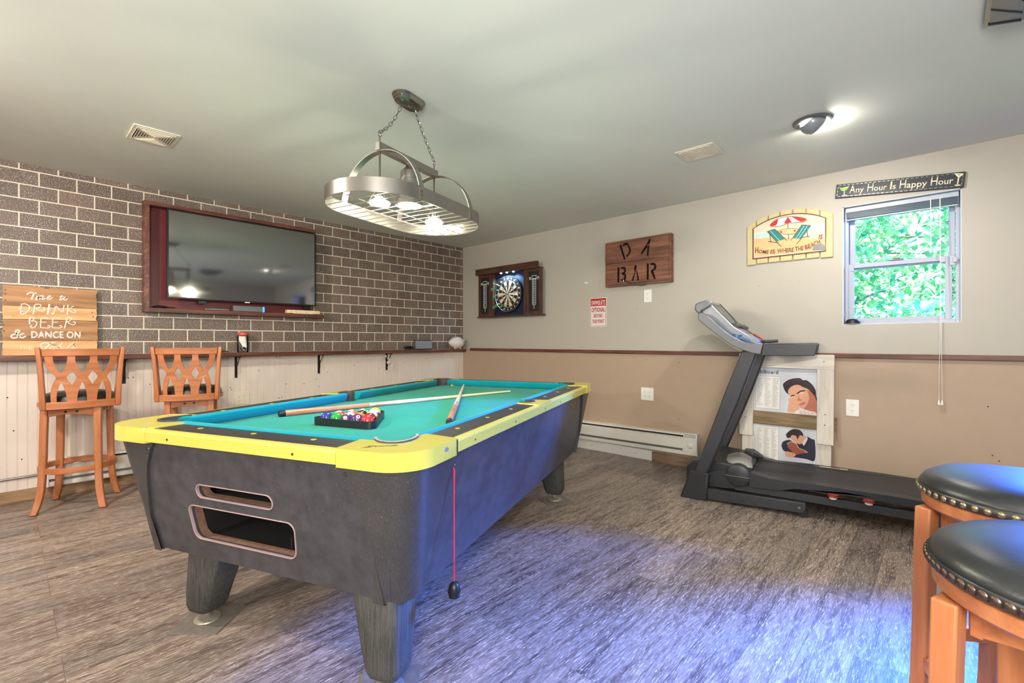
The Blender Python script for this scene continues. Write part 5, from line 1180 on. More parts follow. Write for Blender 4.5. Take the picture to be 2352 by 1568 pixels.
# rows counted from the near side of the rack; first ball is toward the brick wall
base = None
for i, row in enumerate(layout):
    for q, nmb in enumerate(row):
        a = .0415 + i * .0498; bb_ = ((len(row) - 1) / 2 - q) * .0575
        k = nmb if nmb <= 8 else nmb - 8; st_ = nmb > 8
        mt = ball_mat('ball_%s_%s' % (NM[k], 'stripe' if st_ else 'solid'), BC[k], st_)
        b = MB().ball((0, 0, 0), .0285, 28, 16)
        p = tm_ @ Vector((-.785 + a, -.026 + bb_, CZ + .0286))
        kind_ = 'striped' if st_ else 'plain'
        o = link('pool_ball', b, mt, smooth=True, loc=p)
        where = {0: 'in the near row of the rack', 1: 'in the second row of the rack', 2: 'in the third row of the rack', 3: 'near the far tip of the rack', 4: 'at the far tip of the rack'}[i]
        tag(o, '%s %s pool ball %s' % (kind_, NM[k], where), 'pool ball', group='pool balls in the rack')
        rr = random.Random(nmb * 13)
        # direction of the number spot
        spots = {6: (-.95, .05, -.12), 12: (-.80, -.35, .42), 4: (-.45, -.55, .62), 15: (.2, .3, .8), 11: (-.3, -.85, .3), 14: (.1, -.8, .5)}
        d = Vector(spots.get(nmb, (rr.uniform(-1, 1), rr.uniform(-1, 1), rr.uniform(-1, .2)))).normalized(); d = Matrix.Rotation(TA, 3, 'Z') @ d
        qd = d.to_track_quat('X', 'Z'); o.rotation_euler = qd.to_euler()
        for sgn in ((1,) if nmb in spots else ()):
            me_p = text('number', str(nmb), (-.0045 if nmb < 10 else -.0058, .0045 if nmb < 10 else .0058, -.0048, .0048), M['darkslot'], o, .0004, .0286, .01)
            me_p.rotation_euler = (R(90), 0, R(90))

# cues
def cue(p0, p1, label):
    P0 = tm_ @ Vector(p0); P1 = tm_ @ Vector(p1); d = P1 - P0; L_ = d.length
    r_ = root('pool_cue', label, 'cue', P0, d.to_track_quat('Z', 'Y').to_euler(), group=None)
    link('butt_cap', MB().lathe([(.0005, 0), (.0135, 0), (.0155, .004), (.0155, .03), (.0005, .03)], 16), M['black'], parent=r_, smooth=True)
    link('butt', MB().lathe([(.0005, .03), (.0155, .03), (.0135, L_ * .30), (.0005, L_ * .30)], 18), M['cuebutt'], parent=r_, smooth=True)
    link('shaft', MB().lathe([(.0005, L_ * .30), (.0135, L_ * .30), (.0068, L_ - .03), (.0005, L_ - .03)], 18), M['cueshaft'], parent=r_, smooth=True)
    pr = MB(); R0 = .0136
    for t in range(4):
        a = t * PI / 2 + .4; vs = []
        zz = [(L_ * .302, .55), (L_ * .34, .36), (L_ * .38, .16), (L_ * .41, .02)]; rings = []
        for z, w_ in zz:
            rad = R0 - (R0 - .0068) * (z - L_ * .3) / (L_ * .7) + .0002; rings.append([(rad * math.cos(a + s), rad * math.sin(a + s), z) for s in (-w_, 0, w_)])
        vs = [p for r in rings for p in r]; fs = []
        for i in range(3):
            for j_ in range(2): fs.append((3 * i + j_, 3 * i + j_ + 1, 3 * i + j_ + 4, 3 * i + j_ + 3))
        pr.add(vs, fs)
    link('prongs', pr, M['cuebutt'], parent=r_)
    link('ferrule', MB().lathe([(.0005, L_ - .03), (.0068, L_ - .03), (.0065, L_ - .004), (.005, L_), (.0005, L_)], 14), M['ferrule'], parent=r_, smooth=True)
cue((-.672, .463, CZ + .0158), (.828, -.194, CZ + .0072), 'pool cue lying behind the rack, its butt near the brick wall side')
cue((-.578, -.456, CZ + .0158), (.848, .207, CZ + .037), 'pool cue crossing over the other one, butt on the near right cushion')

# ================================================================== bar stools
def stool_base(r_, rs=1.0):
    link('swivel_ring', MB().lathe([(.0005, .742), (.200, .742), (.213, .737), (.213, .712), (.205, .705), (.0005, .704)], 40), M['stooly'], parent=r_, smooth=True)
    link('swivel_plate', MB().lathe([(.0005, .7035), (.10, .7035), (.10, .694), (.0005, .694)], 20), M['blackmetal'], parent=r_)
    ph = [R(25 + 90 * k) for k in range(4)]
    for k, a in enumerate(ph):
        rings = []
        ca, sa = math.cos(a), math.sin(a)
        for z, rad, hw_, hd in ((.703, .196, .021, .019), (.60, .199, .021, .019), (.40, .203, .0205, .0185), (.24, .208, .020, .018), (.16, .214, .020, .018), (.10, .224, .020, .018), (.05, .238, .020, .018), (.003, .256, .020, .018)):
            # square post, sides parallel to the apron (turned 45 degrees to the radius)
            rad *= rs; cx, cy = rad * ca, rad * sa; e1 = Vector((math.cos(a + PI / 4), math.sin(a + PI / 4))); e2 = Vector((-e1.y, e1.x))
            rings.append([(cx + e1.x * s * hw_ + e2.x * t * hd, cy + e1.y * s * hw_ + e2.y * t * hd, z) for s, t in ((-1, -1), (1, -1), (1, 1), (-1, 1))])
        lg = link('leg', MB().loft(rings), M['stool'], parent=r_, bevel=.004)
        link('foot_glide', MB().box(.236 * rs, .262 * rs, -.013, .013, 0, .004, Matrix.Rotation(a, 4, 'Z')), M['black'], parent=lg)
        # apron board between this leg and the next
        a2 = ph[(k + 1) % 4] if k < 3 else ph[0] + 2 * PI
        p0 = Vector((.196 * rs * math.cos(a), .196 * rs * math.sin(a))); p1 = Vector((.196 * rs * math.cos(a2), .196 * rs * math.sin(a2))); mid = (p0 + p1) / 2 * (1.0 if rs == 1 else .80); d = (p1 - p0); L_ = d.length / 2 - .019; an = math.atan2(d.y, d.x)
        b = MB(); pr = [(-L_, .700), (-L_, .644)] + [(-L_ + 2 * L_ * t / 8, .644 + .014 * math.sin(PI * t / 8)) for t in range(1, 8)] + [(L_, .644), (L_, .700)]
        b.plate(pr, t=.018, z0=-.009, m=Matrix.Translation((mid.x, mid.y, 0)) @ Matrix.Rotation(an, 4, 'Z') @ Matrix.Rotation(R(90), 4, 'X'))
        ap = link('apron', b, M['stooly'], parent=r_, bevel=.002)
        for sx_ in (-.03, .03): link('bolt', MB().lathe([(.0005, .003), (.007, .003), (.009, 0), (.0005, 0)], 10, Matrix.Translation((mid.x, mid.y, .676)) @ Matrix.Rotation(an, 4, 'Z') @ Matrix.Translation((sx_, -.009, 0)) @ Matrix.Rotation(R(90), 4, 'X')), M['black'], parent=ap)
    # foot ring, an oval hoop of wood outside the legs
    n = 48; rings = []
    for k in range(n):
        t = 2 * PI * k / n; c_, s_ = math.cos(t), math.sin(t); ro = .212 * rs; ri = .190 * rs
        rings.append([(ro * c_, ro * s_, .262), (ro * c_, ro * s_, .300), (ri * c_, ri * s_, .300), (ri * c_, ri * s_, .262)])
    link('foot_ring', MB().loft(rings, closed=True), M['stooly'], parent=r_, bevel=.002)
def stool_seat(r_, mat_nail, n_nail, nail_r, nails=True):
    st_ = link('seat', MB().lathe([(.0005, .744), (.205, .744), (.214, .750), (.218, .760), (.217, .770), (.208, .784), (.186, .797), (.14, .806), (.07, .811), (.0005, .812)], 56), M['leather'], parent=r_, smooth=True)
    link('welt', MB().lathe([(.2185, .744), (.2215, .747), (.2215, .759), (.2185, .764), (.214, .762), (.214, .744)], 56, closed=True), M['leather'], parent=st_, smooth=True)
    if nails:
        me = None
        for k in range(n_nail):
            a = 2 * PI * k / n_nail
            if me is None:
                o = link('nailhead', MB().lathe([(.0005, .0042), (nail_r * .5, .0036), (nail_r * .85, .002), (nail_r, 0), (.0005, -.0005)], 10), mat_nail, parent=st_, smooth=True); me = o
            else:
                o = me.copy(); COL.objects.link(o); o.parent = st_
            o.location = (.2212 * math.cos(a), .2212 * math.sin(a), .753); o.rotation_euler = (0, R(90), a)
def stool_back(r_):
    # back stands on the +x side; (w, z) -> curved surface
    Rb = .62
    def bend(w, z, t): 
        lean = .205 + (z - .70) * .085
        return (lean + t - (Rb - math.sqrt(Rb * Rb - w * w)) * 1.0, w, z)
    for s in (-1, 1):
        rings = []
        for z, w_, d_, hw_ in ((.700, .186, .026, .018), (.712, .189, .034, .019), (.80, .192, .030, .018), (.92, .198, .024, .017), (1.03, .206, .021, .016), (1.10, .213, .021, .0155), (1.118, .216, .018, .014)):
            x0 = bend(w_, z, 0)[0]
            rings.append([(x0 - d_, s * (w_ - hw_), z), (x0 + d_ * .8, s * (w_ - hw_ * .6), z), (x0 + d_ * .8, s * (w_ + hw_), z), (x0 - d_, s * (w_ + hw_), z)])
        link('back_post', MB().loft(rings), M['stool'], parent=r_, bevel=.005)
    def rail(z0, z1, w0, w1, th, nm):
        rings = []
        for k in range(15):
            f = -1 + 2 * k / 14; rings.append([bend(f * w0, z0, -th / 2), bend(f * w1, z1, -th / 2), bend(f * w1, z1, th / 2), bend(f * w0, z0, th / 2)])
        link(nm, MB().loft(rings), M['stooly'], parent=r_, bevel=.003)
    rail(.702, .752, .176, .178, .036, 'bottom_rail'); rail(1.060, 1.108, .196, .200, .026, 'top_rail')
    Z0, Z1, Wd = 1.064, .748, .182
    def m_(u, v): return ((u - .5) * 2 * Wd * (1.02 - .1 * v), Z0 + (Z1 - Z0) * v)
    def dense(L, n=3):
        o = []
        for i in range(len(L)):
            a, c = L[i], L[(i + 1) % len(L)]
            for k in range(n): o.append((a[0] + (c[0] - a[0]) * k / n, a[1] + (c[1] - a[1]) * k / n))
        return o
    left = [(0, 0), (.0, .06), (.005, .16), (.03, .27), (.075, .36), (.125, .44), (.135, .48), (.118, .52), (.085, .60), (.06, .70), (.045, .82), (.04, 1.0)]
    outer = [m_(u, v) for u, v in left] + [m_(u, 1.0) for u in (.2, .35, .5, .65, .8)] + [m_(1 - u, v) for u, v in left[::-1]] + [m_(u, 0) for u in (.8, .65, .5, .35, .2)]
    holes = []
    def top_hole(c, w_):
        return [m_(c + u * w_, v) for u, v in ((-1, .015), (-.4, .01), (.4, .01), (1, .015), (.96, .12), (.75, .22), (.45, .31), (.18, .365), (0, .375), (-.18, .365), (-.45, .31), (-.75, .22), (-.96, .12))]
    def bot_hole(c, w_):
        return [m_(c + u * w_, v) for u, v in ((-1, .99), (-.98, .88), (-.8, .78), (-.5, .68), (-.2, .60), (0, .585), (.2, .60), (.5, .68), (.8, .78), (.98, .88), (1, .99), (.4, .99), (-.4, .99))]
    def dia(c):
        return [m_(c + u * .074, .475 + v * .155) for u, v in ((-1, 0), (-.9, -.12), (-.15, -.92), (0, -1), (.15, -.92), (.9, -.12), (1, 0), (.9, .12), (.15, .92), (0, 1), (-.15, .92), (-.9, .12))]
    for c, w_ in ((.20, .094), (.5, .102), (.80, .094)): holes.append(top_hole(c, w_)); holes.append(bot_hole(c, .072))
    for c in (.35, .65): holes.append(dia(c))
    link('lattice_splat', MB().plate(outer, [h for h in holes], t=.013, z0=-.0065, fn=bend), M['stooly'], parent=r_, bevel=.0018, seg=1)
s1_ = root('bar_stool', 'orange-brown bar stool with lattice back, nearest the pallet wood sign', 'bar stool', (.330, -3.922, 0), (0, 0, 0), group='lattice-backed bar stools')
stool_base(s1_); stool_seat(s1_, M['bronze'], 0, 0, nails=False); stool_back(s1_)
for c in s1_.children:
    if c.name.startswith('seat'): c.scale = (.92, .92, 1)
s2_ = copy_tree(s1_); s2_['label'] = 'orange-brown bar stool with lattice back, standing behind the left corner of the pool table'; s2_.location = (.420, -3.255, 0)
for c in s2_.children:
    if c.name.split('.')[0] in ('seat', 'back_post', 'bottom_rail', 'top_rail', 'lattice_splat', 'swivel_ring', 'swivel_plate'): c.rotation_euler = (0, 0, R(-22))
s3_ = root('bar_stool', 'round black leather bar stool at the bottom right, closest to the viewer', 'bar stool', (5.077, -3.060, 0), (0, 0, R(0)), group='round leather bar stools')
stool_base(s3_, 1.06); stool_seat(s3_, M['bronze'], 76, .0088)
s4_ = root('bar_stool', 'round black leather bar stool with spaced brass nailheads, between treadmill and nearest stool', 'bar stool', (5.045, -2.495, 0), (0, 0, R(-8)), group='round leather bar stools')
stool_base(s4_, 1.06); stool_seat(s4_, M['brass'], 58, .0080)

# ================================================================== treadmill (s = length, n = across; n = 0 is the near side)
tmr = root('treadmill', 'black folding treadmill with raised console against the tan wall', 'treadmill', (3.43, -.86, 0), (0, 0, R(8.9)))
TW = .72
def prism(P, n0, n1): # polygon in (s, z), extruded along n
    return MB().plate(P, t=n1 - n0, m=Matrix.Translation((0, n0, 0)) @ Matrix.Rotation(R(90), 4, 'X') @ Matrix.Scale(-1, 4, (0, 0, 1)))
def both(nm, P, n0, n1, mt, bev=.004, smooth=False):
    link(nm, prism(P, n0, n1), mt, parent=tmr, bevel=bev); link(nm, prism(P, TW - n1, TW - n0), mt, parent=tmr, bevel=bev)
both('base_boot', [(-.005, .0), (.176, .0), (.184, .03), (.198, .20), (.068, .206), (.052, .16)], -.002, .100, M['tmblack'], .010)
both('upright', [(.082, .16), (.172, .16), (.29, .46), (.402, .76), (.512, 1.10), (.415, 1.10), (.31, .82), (.19, .47)], .014, .068, M['tmframe'], .014)
both('base_rail', [(.185, .012), (.775, .030), (.792, .060), (.79, .098), (.20, .090), (.185, .085)], .010, .060, M['tmframe'], .004)
for n_ in (.008, TW - .062): link('rail_bolt', MB().lathe([(.0005, .004), (.008, .003), (.01, 0), (.0005, 0)], 12, Matrix.Translation((.755, n_ + .002, .062)) @ Matrix.Rotation(R(90), 4, 'X')), M['grey'], parent=tmr)
for n_ in (.012, TW - .055): link('transport_wheel', MB().lathe([(.0005, 0), (.028, 0), (.030, .006), (.030, .03), (.028, .036), (.0005, .036)], 20, Matrix.Translation((.775, n_ + .04, .034)) @ Matrix.Rotation(R(90), 4, 'X')), M['black'], parent=tmr, smooth=True)
at = [(.122, 1.354), (.138, 1.368), (.167, 1.361), (.219, 1.317), (.262, 1.270), (.309, 1.226), (.363, 1.188), (.42, 1.157), (.475, 1.143), (.545, 1.140)]
ab = [(.530, 1.068), (.475, 1.077), (.412, 1.099), (.371, 1.117), (.325, 1.146), (.267, 1.193), (.195, 1.253), (.146, 1.297), (.126, 1.315)]
both('console_arm', at + ab, 0, .075, M['tmarm'], .008)
both('handrail', [(.546, 1.139), (.852, 1.143), (.858, 1.136), (.842, 1.068), (.838, 1.064), (.532, 1.060)], .004, .068, M['tmblack'], .008)
both('handrail_cap', [(.552, 1.142), (.845, 1.146), (.845, 1.149), (.552, 1.146)], .012, .060, M['tmarm'], .001)
link('console_tray', prism([(.13, 1.335), (.27, 1.205), (.38, 1.13), (.46, 1.105), (.50, 1.115), (.40, 1.155), (.30, 1.235), (.16, 1.362)], .072, TW - .072), M['tmarm'], parent=tmr, bevel=.004)
link('console_body', prism([(.135, 1.445), (.120, 1.375), (.17, 1.34), (.30, 1.225), (.42, 1.148), (.50, 1.135), (.508, 1.160), (.425, 1.215), (.345, 1.268), (.240, 1.382), (.190, 1.440), (.165, 1.455)], .110, TW - .110), M['tmsilver'], parent=tmr, bevel=.010)
link('console_hood', prism([(.150, 1.462), (.085, 1.440), (.080, 1.395), (.112, 1.360), (.14, 1.39), (.20, 1.425), (.19, 1.445)], .085, TW - .085), M['tmarm'], parent=tmr, bevel=.010)
link('top_cap', prism([(.155, 1.474), (.108, 1.452), (.13, 1.425), (.20, 1.436), (.19, 1.455)], .14, TW - .14), M['tmsilver'], parent=tmr, bevel=.008)
def face(s0, z0, s1_, z1, n0, n1, th, nm, mt, bev=.002):     # slab lying on the sloping console face
    d = Vector((s1_ - s0, 0, z1 - z0)); u_ = Vector((d.z, 0, -d.x)).normalized(); u_ = u_ if u_.z > 0 else -u_
    A_ = [Vector((s0, 0, z0)), Vector((s1_, 0, z1))]; vs = []
    for p in A_:
        for n_ in (n0, n1):
            for t in (-.004, th): q = p + u_ * t; vs.append((q.x, n_, q.z))
    return link(nm, MB().add(vs, [(0, 1, 3, 2), (4, 6, 7, 5), (0, 4, 5, 1), (2, 3, 7, 6), (0, 2, 6, 4), (1, 5, 7, 3)]), mt, parent=tmr, bevel=bev)
sc_ = face(.198, 1.430, .330, 1.284, .135, TW - .135, .006, 'display_panel', M['tmscreen'])
b = MB(); cs8 = ['green', 'tealstripe', 'salmon', 'red', 'salmon', 'wirewhite', 'wirewhite', 'red']
for k, c in enumerate(cs8):
    n_ = .22 + k * .032; q = MB(); s_, z_ = .268, 1.3605
    q.add([(s_ - .010, n_, z_ + .0115), (s_ + .004, n_, z_ - .004), (s_ + .004, n_ + .016, z_ - .004), (s_ - .010, n_ + .016, z_ + .0115), (s_ - .012, n_, z_ + .0095), (s_ + .002, n_, z_ - .006), (s_ + .002, n_ + .016, z_ - .006), (s_ - .012, n_ + .016, z_ + .0095)], [(0, 1, 2, 3), (4, 7, 6, 5), (0, 4, 5, 1), (1, 5, 6, 2), (2, 6, 7, 3), (3, 7, 4, 0)])
    link('panel_button', q, M[c], parent=sc_)
face(.338, 1.276, .372, 1.252, .13, TW - .10, .020, 'book_ledge', M['tmframe'], .004)
face(.352, 1.262, .418, 1.220, .15, TW - .15, .004, 'fan_grille', M['tmgrey'])
face(.425, 1.214, .500, 1.166, .15, TW - .15, .004, 'key_panel', M['tmgrey'])
face(.442, 1.206, .470, 1.186, .17, .215, .007, 'green_button', M['green'], .001)
face(.430, 1.212, .462, 1.192, .26, .29, .016, 'safety_key', M['salmon'], .003)
link('cup_holder', MB().lathe([(.0005, 1.155), (.036, 1.155), (.038, 1.205), (.034, 1.205), (.032, 1.163), (.0005, 1.160)], 20, Matrix.Translation((.365, .105, 0))), M['bluegrey'], parent=tmr, smooth=True)
link('side_tray', prism([(.35, 1.215), (.455, 1.168), (.46, 1.150), (.35, 1.19)], .08, .13), M['bluegrey'], parent=tmr, bevel=.004)
link('cross_bar', MB().tube([(.50, .072, 1.128), (.50, TW - .072, 1.128)], .022, 14), M['tmsilver'], parent=tmr, smooth=True)
link('pulse_grip', MB().tube([(.50, .30, 1.15), (.55, .31, 1.157), (.61, .32, 1.162)], [.013, .013, .011], 8), M['tmblack'], parent=tmr, smooth=True)
link('safety_cord', MB().tube(curve([(.20, .40, 1.455), (.30, .32, 1.345), (.36, .25, 1.275), (.42, .24, 1.235), (.49, .27, 1.185), (.53, .29, 1.165)], 6), .0025, 6), M['black'], parent=tmr)
b = MB(); b.tube(curve([(.46, .25, 1.215), (.49, .26, 1.195), (.525, .27, 1.165)], 4), .004, 6); link('red_cord_clip', b, M['salmon'], parent=tmr)
# hood, deck, belt
link('motor_hood', MB().loft([[(.015, .10, .11), (.015, TW - .10, .11), (.02, TW - .10, .215), (.02, .10, .215)], [(.06, .085, .10), (.06, TW - .085, .10), (.07, TW - .085, .262), (.07, .085, .262)], [(.20, .075, .10), (.20, TW - .075, .10), (.20, TW - .075, .285), (.20, .075, .285)], [(.36, .075, .10), (.36, TW - .075, .10), (.36, TW - .075, .272), (.36, .075, .272)], [(.455, .075, .10), (.455, TW - .075, .10), (.455, TW - .075, .244), (.455, .075, .244)]]), M['tmblack'], parent=tmr, bevel=.012)
link('hood_side', prism([(.19, .095), (.19, .205), (.30, .232), (.46, .225), (.46, .12), (.30, .098)], .058, .085), M['tmblack'], parent=tmr, bevel=.004)
dome = MB(); 
rings = []
for k in range(9):
    s_ = .285 + .165 * k / 8; hgt = .275 + .034 * math.sin(PI * (k + .5) / 9); rings.append([(s_ + .02, .10, .262), (s_ + .015, .12, hgt - .010), (s_, .19, hgt), (s_ - .015, .34, hgt), (s_ - .02, .40, hgt - .01), (s_ - .02, .42, .262)])
dome.loft(rings); link('belt_guard', dome, M['tmgrey'], parent=tmr, smooth=True)
link('far_foot_rest', MB().loft([[(.36, .52, .26), (.36, .60, .26), (.36, .60, .296), (.36, .52, .292)], [(.42, .50, .25), (.42, .61, .25), (.42, .61, .296), (.42, .50, .290)], [(.49, .53, .24), (.49, .61, .24), (.49, .61, .252), (.49, .53, .252)]]), M['tmblack'], parent=tmr, bevel=.01)
for n_ in (.004, ):
    wc = link('side_disc', MB().lathe([(.0005, .016), (.055, .014), (.076, .006), (.080, -.004), (.080, -.048), (.0005, -.048)], 36, Matrix.Translation((.385, .040, .208)) @ Matrix.Rotation(R(90), 4, 'X') @ Matrix.Rotation(R(0), 4, 'Z')), M['tmblack'], parent=tmr, smooth=True)
    link('disc_split', MB().box(-.079, .079, -.0012, .0012, 0, .0165, Matrix.Translation((.385, .0405, .206)) @ Matrix.Rotation(R(90), 4, 'X')), M['tmgrey'], parent=wc)
LEN = 1.49
rail_p = [(.458, .246), (.538, .234), (.585, .226), (.80, .230), (.95, .229), (1.20, .226), (LEN, .216), (LEN, .150), (1.35, .172), (1.20, .181), (1.0, .186), (.80, .184), (.72, .176), (.64, .152), (.458, .146)]
link('foot_rail', prism(rail_p, .024, .105), M['tmblack'], parent=tmr, bevel=.006); link('foot_rail', prism(rail_p, .540, .615), M['tmblack'], parent=tmr, bevel=.006)
link('running_belt', MB().box(.45, LEN - .01, .106, .539, .196, .222), M['tmbelt'], parent=tmr, bevel=.004)
link('deck_frame', prism([(.36, .12), (.46, .150), (.70, .150), (LEN, .142), (LEN, .088), (.70, .10), (.36, .10)], .050, .085), M['tmframe'], parent=tmr, bevel=.003); link('deck_frame', prism([(.36, .12), (.46, .150), (.70, .150), (LEN, .142), (LEN, .088), (.70, .10), (.36, .10)], .555, .59), M['tmframe'], parent=tmr, bevel=.003)
link('warning_sticker', MB().box(.86, 1.03, .560, .572, .2285, .2305), M['paperwhite'], parent=tmr); link('warning_sticker', MB().box(.93, .985, .560, .572, .2306, .2312), M['red'], parent=tmr)
for x in (.939, 1.121):
    cu = link('deck_cushion', MB().lathe([(.0005, .186), (.020, .186), (.031, .180), (.026, .176), (.031, .172), (.031, .166), (.0005, .166)], 20, Matrix.Translation((x, .030, 0))), M['red'], parent=tmr, smooth=True)
    link('cushion_cup', MB().lathe([(.0005, .166), (.022, .166), (.020, .152), (.012, .148), (.0005, .146)], 16, Matrix.Translation((x, .030, 0))), M['whiteplastic'], parent=cu, smooth=True)
link('rear_foot', MB().box(LEN - .06, LEN - .01, .03, .10, 0, .15), M['tmblack'], parent=tmr, bevel=.006); link('rear_foot', MB().box(LEN - .06, LEN - .01, .54, .61, 0, .15), M['tmblack'], parent=tmr, bevel=.006)
link('incline_frame', prism([(.30, .02), (.34, .05), (.60, .10), (.60, .08), (.36, .0), (.30, .0)], .15, .19), M['tmframe'], parent=tmr)

# ================================================================== poster board leaning behind the treadmill
PO = (3.93, -.066, .004)
po = root('poster_board', 'whitewashed wood frame with two portrait posters, leaning behind the treadmill', 'poster board', PO, (R(90 - 2.6), 0, 0))
TP_ = tracer((0.00104705, 0, 3.53556, 0.000128286, -0.000688704, 1.13466, 0.000110878, 0), PO[0], PO[2])
link('backing_board', MB().box(-.31, .318, 0, .96, 0, .008), M['whitewash'], parent=po)
link('side_board', MB().box(.228, .336, .374, .944, .014, .032), M['whitewash'], parent=po, bevel=.0015); link('side_board', MB().box(-.326, -.222, .374, .944, .014, .032), M['whitewash'], parent=po, bevel=.0015)
link('top_board', MB().box(-.335, .338, .940, 1.052, .014, .034), M['whitewashx'], parent=po, bevel=.0015)
link('middle_board', MB().box(-.34, .352, .478, .580, -.012, -.0005), M['rawboard'], parent=po)
link('middle_board', MB().box(-.2215, .2275, .476, .584, .009, .020), M['rawboard'], parent=po, bevel=.001)
b = MB()
for x, y in ((.282, .60), (.272, 1.0), (.28, .52), (-.28, .52)): b.lathe([(.0001, .0345), (.004, .0345), (.004, .031)], 8, Matrix.Translation((x, y, 0)))
link('screw_head', b, M['darkslot'], parent=po)
up = link('upper_poster', MB().box(-.2215, .2275, .584, .939, .008, .0105), M['postergrey'], parent=po)
lp = link('lower_poster', MB().box(-.2215, .2275, .02, .476, .008, .0105), M['postergrey'], parent=po)
def pz_(L, mt, z, par, nm): return link(nm, MB().plate([TP_(*p) for p in L], t=.0004, z0=z), M[mt], parent=par)
def pc(L, mt, z, par, nm, n=4):
    C_ = curve(L + [L[0]], n)[:-1]; return pz_(C_, mt, z, par, nm)
z1 = .0106
def listing(par, x0, x1, y0, y1, zz):
    link('list_sheet', MB().box(x0 - .003, x1 + .003, y0 - .003, y1 + .003, zz - .0001, zz + .0002), M['listprint'], parent=par)
    sh = link('list_sheet', MB().box(x0, x1, y0, y1, zz, zz + .0005), M['paperwhite'], parent=par); b = MB(); rr = random.Random(int(y0 * 100)); w_ = (x1 - x0) / 3
    for c in range(3):
        b.box(x0 + c * w_ + .006, x0 + (c + 1) * w_ - .006, y1 - .018, y1 - .014, zz + .0005, zz + .0008)
        k = y1 - .026
        while k > y0 + .012: b.box(x0 + c * w_ + .006, x0 + c * w_ + .006 + (w_ - .012) * rr.uniform(.45, 1), k, k + .0022, zz + .0005, zz + .0008); k -= .0062
    link('fine_print', b, M['listprint'], parent=sh)['kind'] = 'stuff'
listing(up, -.205, -.030, .607, .868, z1); listing(lp, -.205, -.036, .130, .462, z1)
xx = -.186
for s_, c, w_ in (('B', 'outline2', .022), ('ill', 'outline2', .018), ('b', 'outline2', .018), ('o', 'outline2', .018), ('a', 'outline2', .019), ('r', 'outline2', .011), ('d', 'outline2', .019)):
    tall = s_ in 'Billbd'; text('title', s_, (xx, xx + w_, .890, .890 + (.030 if tall else .019)), M['hair'], up, .0005, z1, .008); 
    if s_ in 'oad': link('title_dot', MB().plate(circ(xx + w_ * .46, .8995, .0052, 12), t=.0003, z0=z1 + .0006), M[{'o': 'yellow', 'a': 'bluegrey', 'd': 'lime'}[s_]], parent=up)
    xx += w_ + .003
# generic man resting his head on his hand
pc([(880, 700), (1000, 640), (1062, 700), (1062, 860), (960, 850), (880, 830)], 'skinshade', z1, up, 'neck')
pc([(780, 860), (800, 815), (860, 800), (960, 830), (1040, 850), (1040, 885), (900, 880), (775, 868)], 'signwhite', z1 + .0005, up, 'checked_shirt')
for L in ([(850, 815), (870, 870)], [(900, 820), (915, 878)], [(950, 835), (955, 880)], [(1000, 845), (1000, 884)], [(830, 840), (1030, 862)], [(840, 862), (1030, 878)]): link('shirt_check', MB().ribbon([TP_(*p) for p in L], .0016, .0003, z0=z1 + .001), M['skinshade'], parent=up)
pc([(690, 840), (700, 760), (710, 715), (695, 690), (720, 672), (760, 690), (800, 740), (840, 800), (800, 830), (770, 850)], 'skin', z1 + .0006, up, 'hand')
pc([(692, 560), (760, 520), (850, 505), (960, 560), (1010, 620), (1030, 680), (1000, 760), (950, 800), (880, 806), (830, 770), (780, 720), (720, 650), (695, 600)], 'skin', z1 + .0010, up, 'face')
pc([(930, 570), (1000, 600), (1035, 660), (1030, 740), (960, 795), (900, 806), (940, 740), (960, 660)], 'skinshade', z1 + .0014, up, 'cheek_tone')
pc([(640, 540), (634, 495), (690, 450), (760, 428), (840, 424), (880, 450), (930, 452), (1000, 510), (1040, 580), (1046, 640), (1062, 700), (1062, 735), (1030, 650), (985, 600), (945, 560), (880, 535), (830, 508), (770, 512), (715, 545), (695, 590), (700, 625), (660, 585)], 'hair', z1 + .0018, up, 'hair')
for L in ([(660, 500), (720, 460), (800, 440), (870, 450)], [(690, 500), (750, 475), (830, 462)], [(900, 470), (970, 520), (1010, 580)]): link('hair_streak', MB().ribbon([TP_(*p) for p in curve(L, 4)], .0022, .0003, z0=z1 + .0023), M['hairlight'], parent=up)
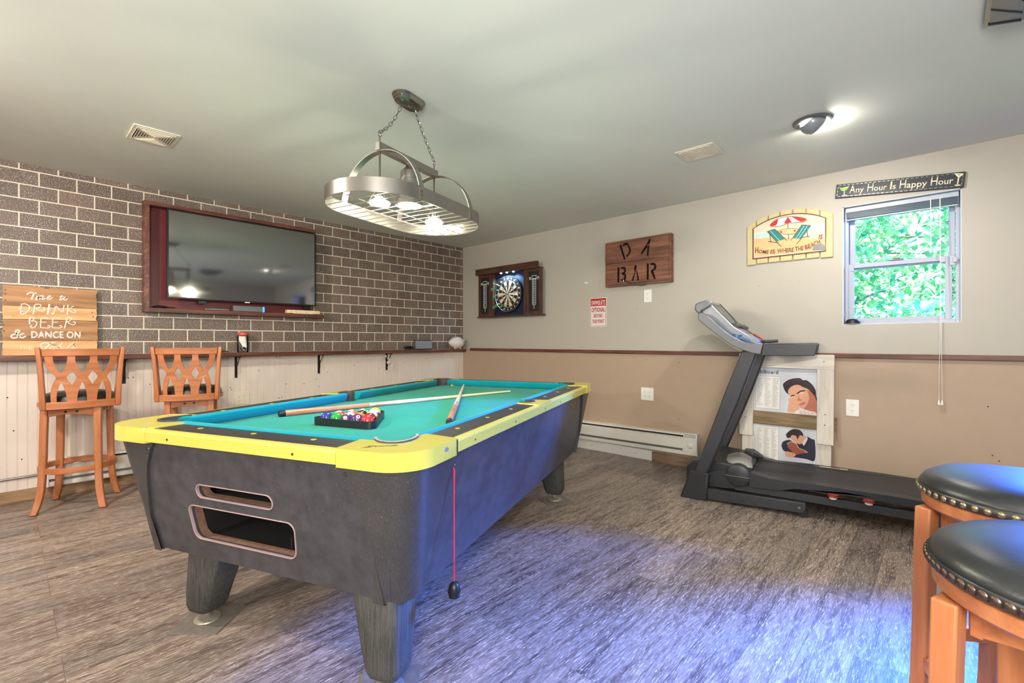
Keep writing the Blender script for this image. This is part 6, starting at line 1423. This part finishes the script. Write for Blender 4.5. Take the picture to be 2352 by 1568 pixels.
pc([(800, 612), (850, 580), (905, 572), (912, 582), (860, 595), (812, 620)], 'hair', z1 + .0023, up, 'eyebrow', 3); pc([(720, 655), (745, 634), (778, 632), (780, 642), (745, 648)], 'hair', z1 + .0023, up, 'eyebrow', 3)
for L in ([(835, 608), (865, 594), (890, 606), (865, 616)], [(740, 662), (760, 648), (782, 656), (762, 668)]): e_ = pc(L, 'signwhite', z1 + .0023, up, 'eye', 3)
for u, v in ((868, 604), (762, 657)): x, y = TP_(u, v); link('iris', MB().plate(circ(x, y, .003, 10), t=.0003, z0=z1 + .0028), M['hair'], parent=up)
pc([(835, 640), (838, 680), (872, 690), (868, 700), (825, 705), (812, 694)], 'skinshade', z1 + .0023, up, 'nose', 3); pc([(830, 752), (865, 728), (905, 722), (908, 738), (870, 758), (838, 765)], 'skinshade', z1 + .0023, up, 'mouth', 3)
# generic man bent over a guitar
pc([(620, 1260), (640, 1210), (720, 1190), (800, 1230), (900, 1190), (930, 1150), (1000, 1180), (1036, 1210), (1036, 1440), (930, 1425), (800, 1405), (770, 1400), (680, 1340), (640, 1310)], 'navy', z1, lp, 'dark_suit')
pc([(690, 1235), (740, 1215), (800, 1235), (840, 1290), (900, 1310), (950, 1345), (860, 1360), (780, 1370), (740, 1320), (700, 1280)], 'guitar', z1 + .0005, lp, 'guitar')
link('guitar_edge', MB().ribbon([TP_(*p) for p in curve([(690, 1235), (740, 1213), (800, 1235), (840, 1290), (900, 1315), (945, 1345)], 4)], .0035, .0003, z0=z1 + .001), M['signwhite'], parent=lp)
pc([(665, 1330), (720, 1335), (800, 1365), (770, 1400), (690, 1395), (668, 1360)], 'skin', z1 + .0010, lp, 'hand')
pc([(720, 1150), (760, 1110), (830, 1100), (890, 1140), (930, 1150), (900, 1220), (850, 1240), (800, 1230), (760, 1190)], 'skin', z1 + .0012, lp, 'face')
pc([(930, 1150), (945, 1180), (900, 1260), (885, 1220)], 'signwhite', z1 + .0014, lp, 'collar', 3)
pc([(675, 1120), (720, 1075), (780, 1054), (850, 1070), (885, 1110), (890, 1145), (850, 1130), (820, 1180), (800, 1140), (750, 1130), (730, 1160), (690, 1160)], 'hair', z1 + .0016, lp, 'hair')
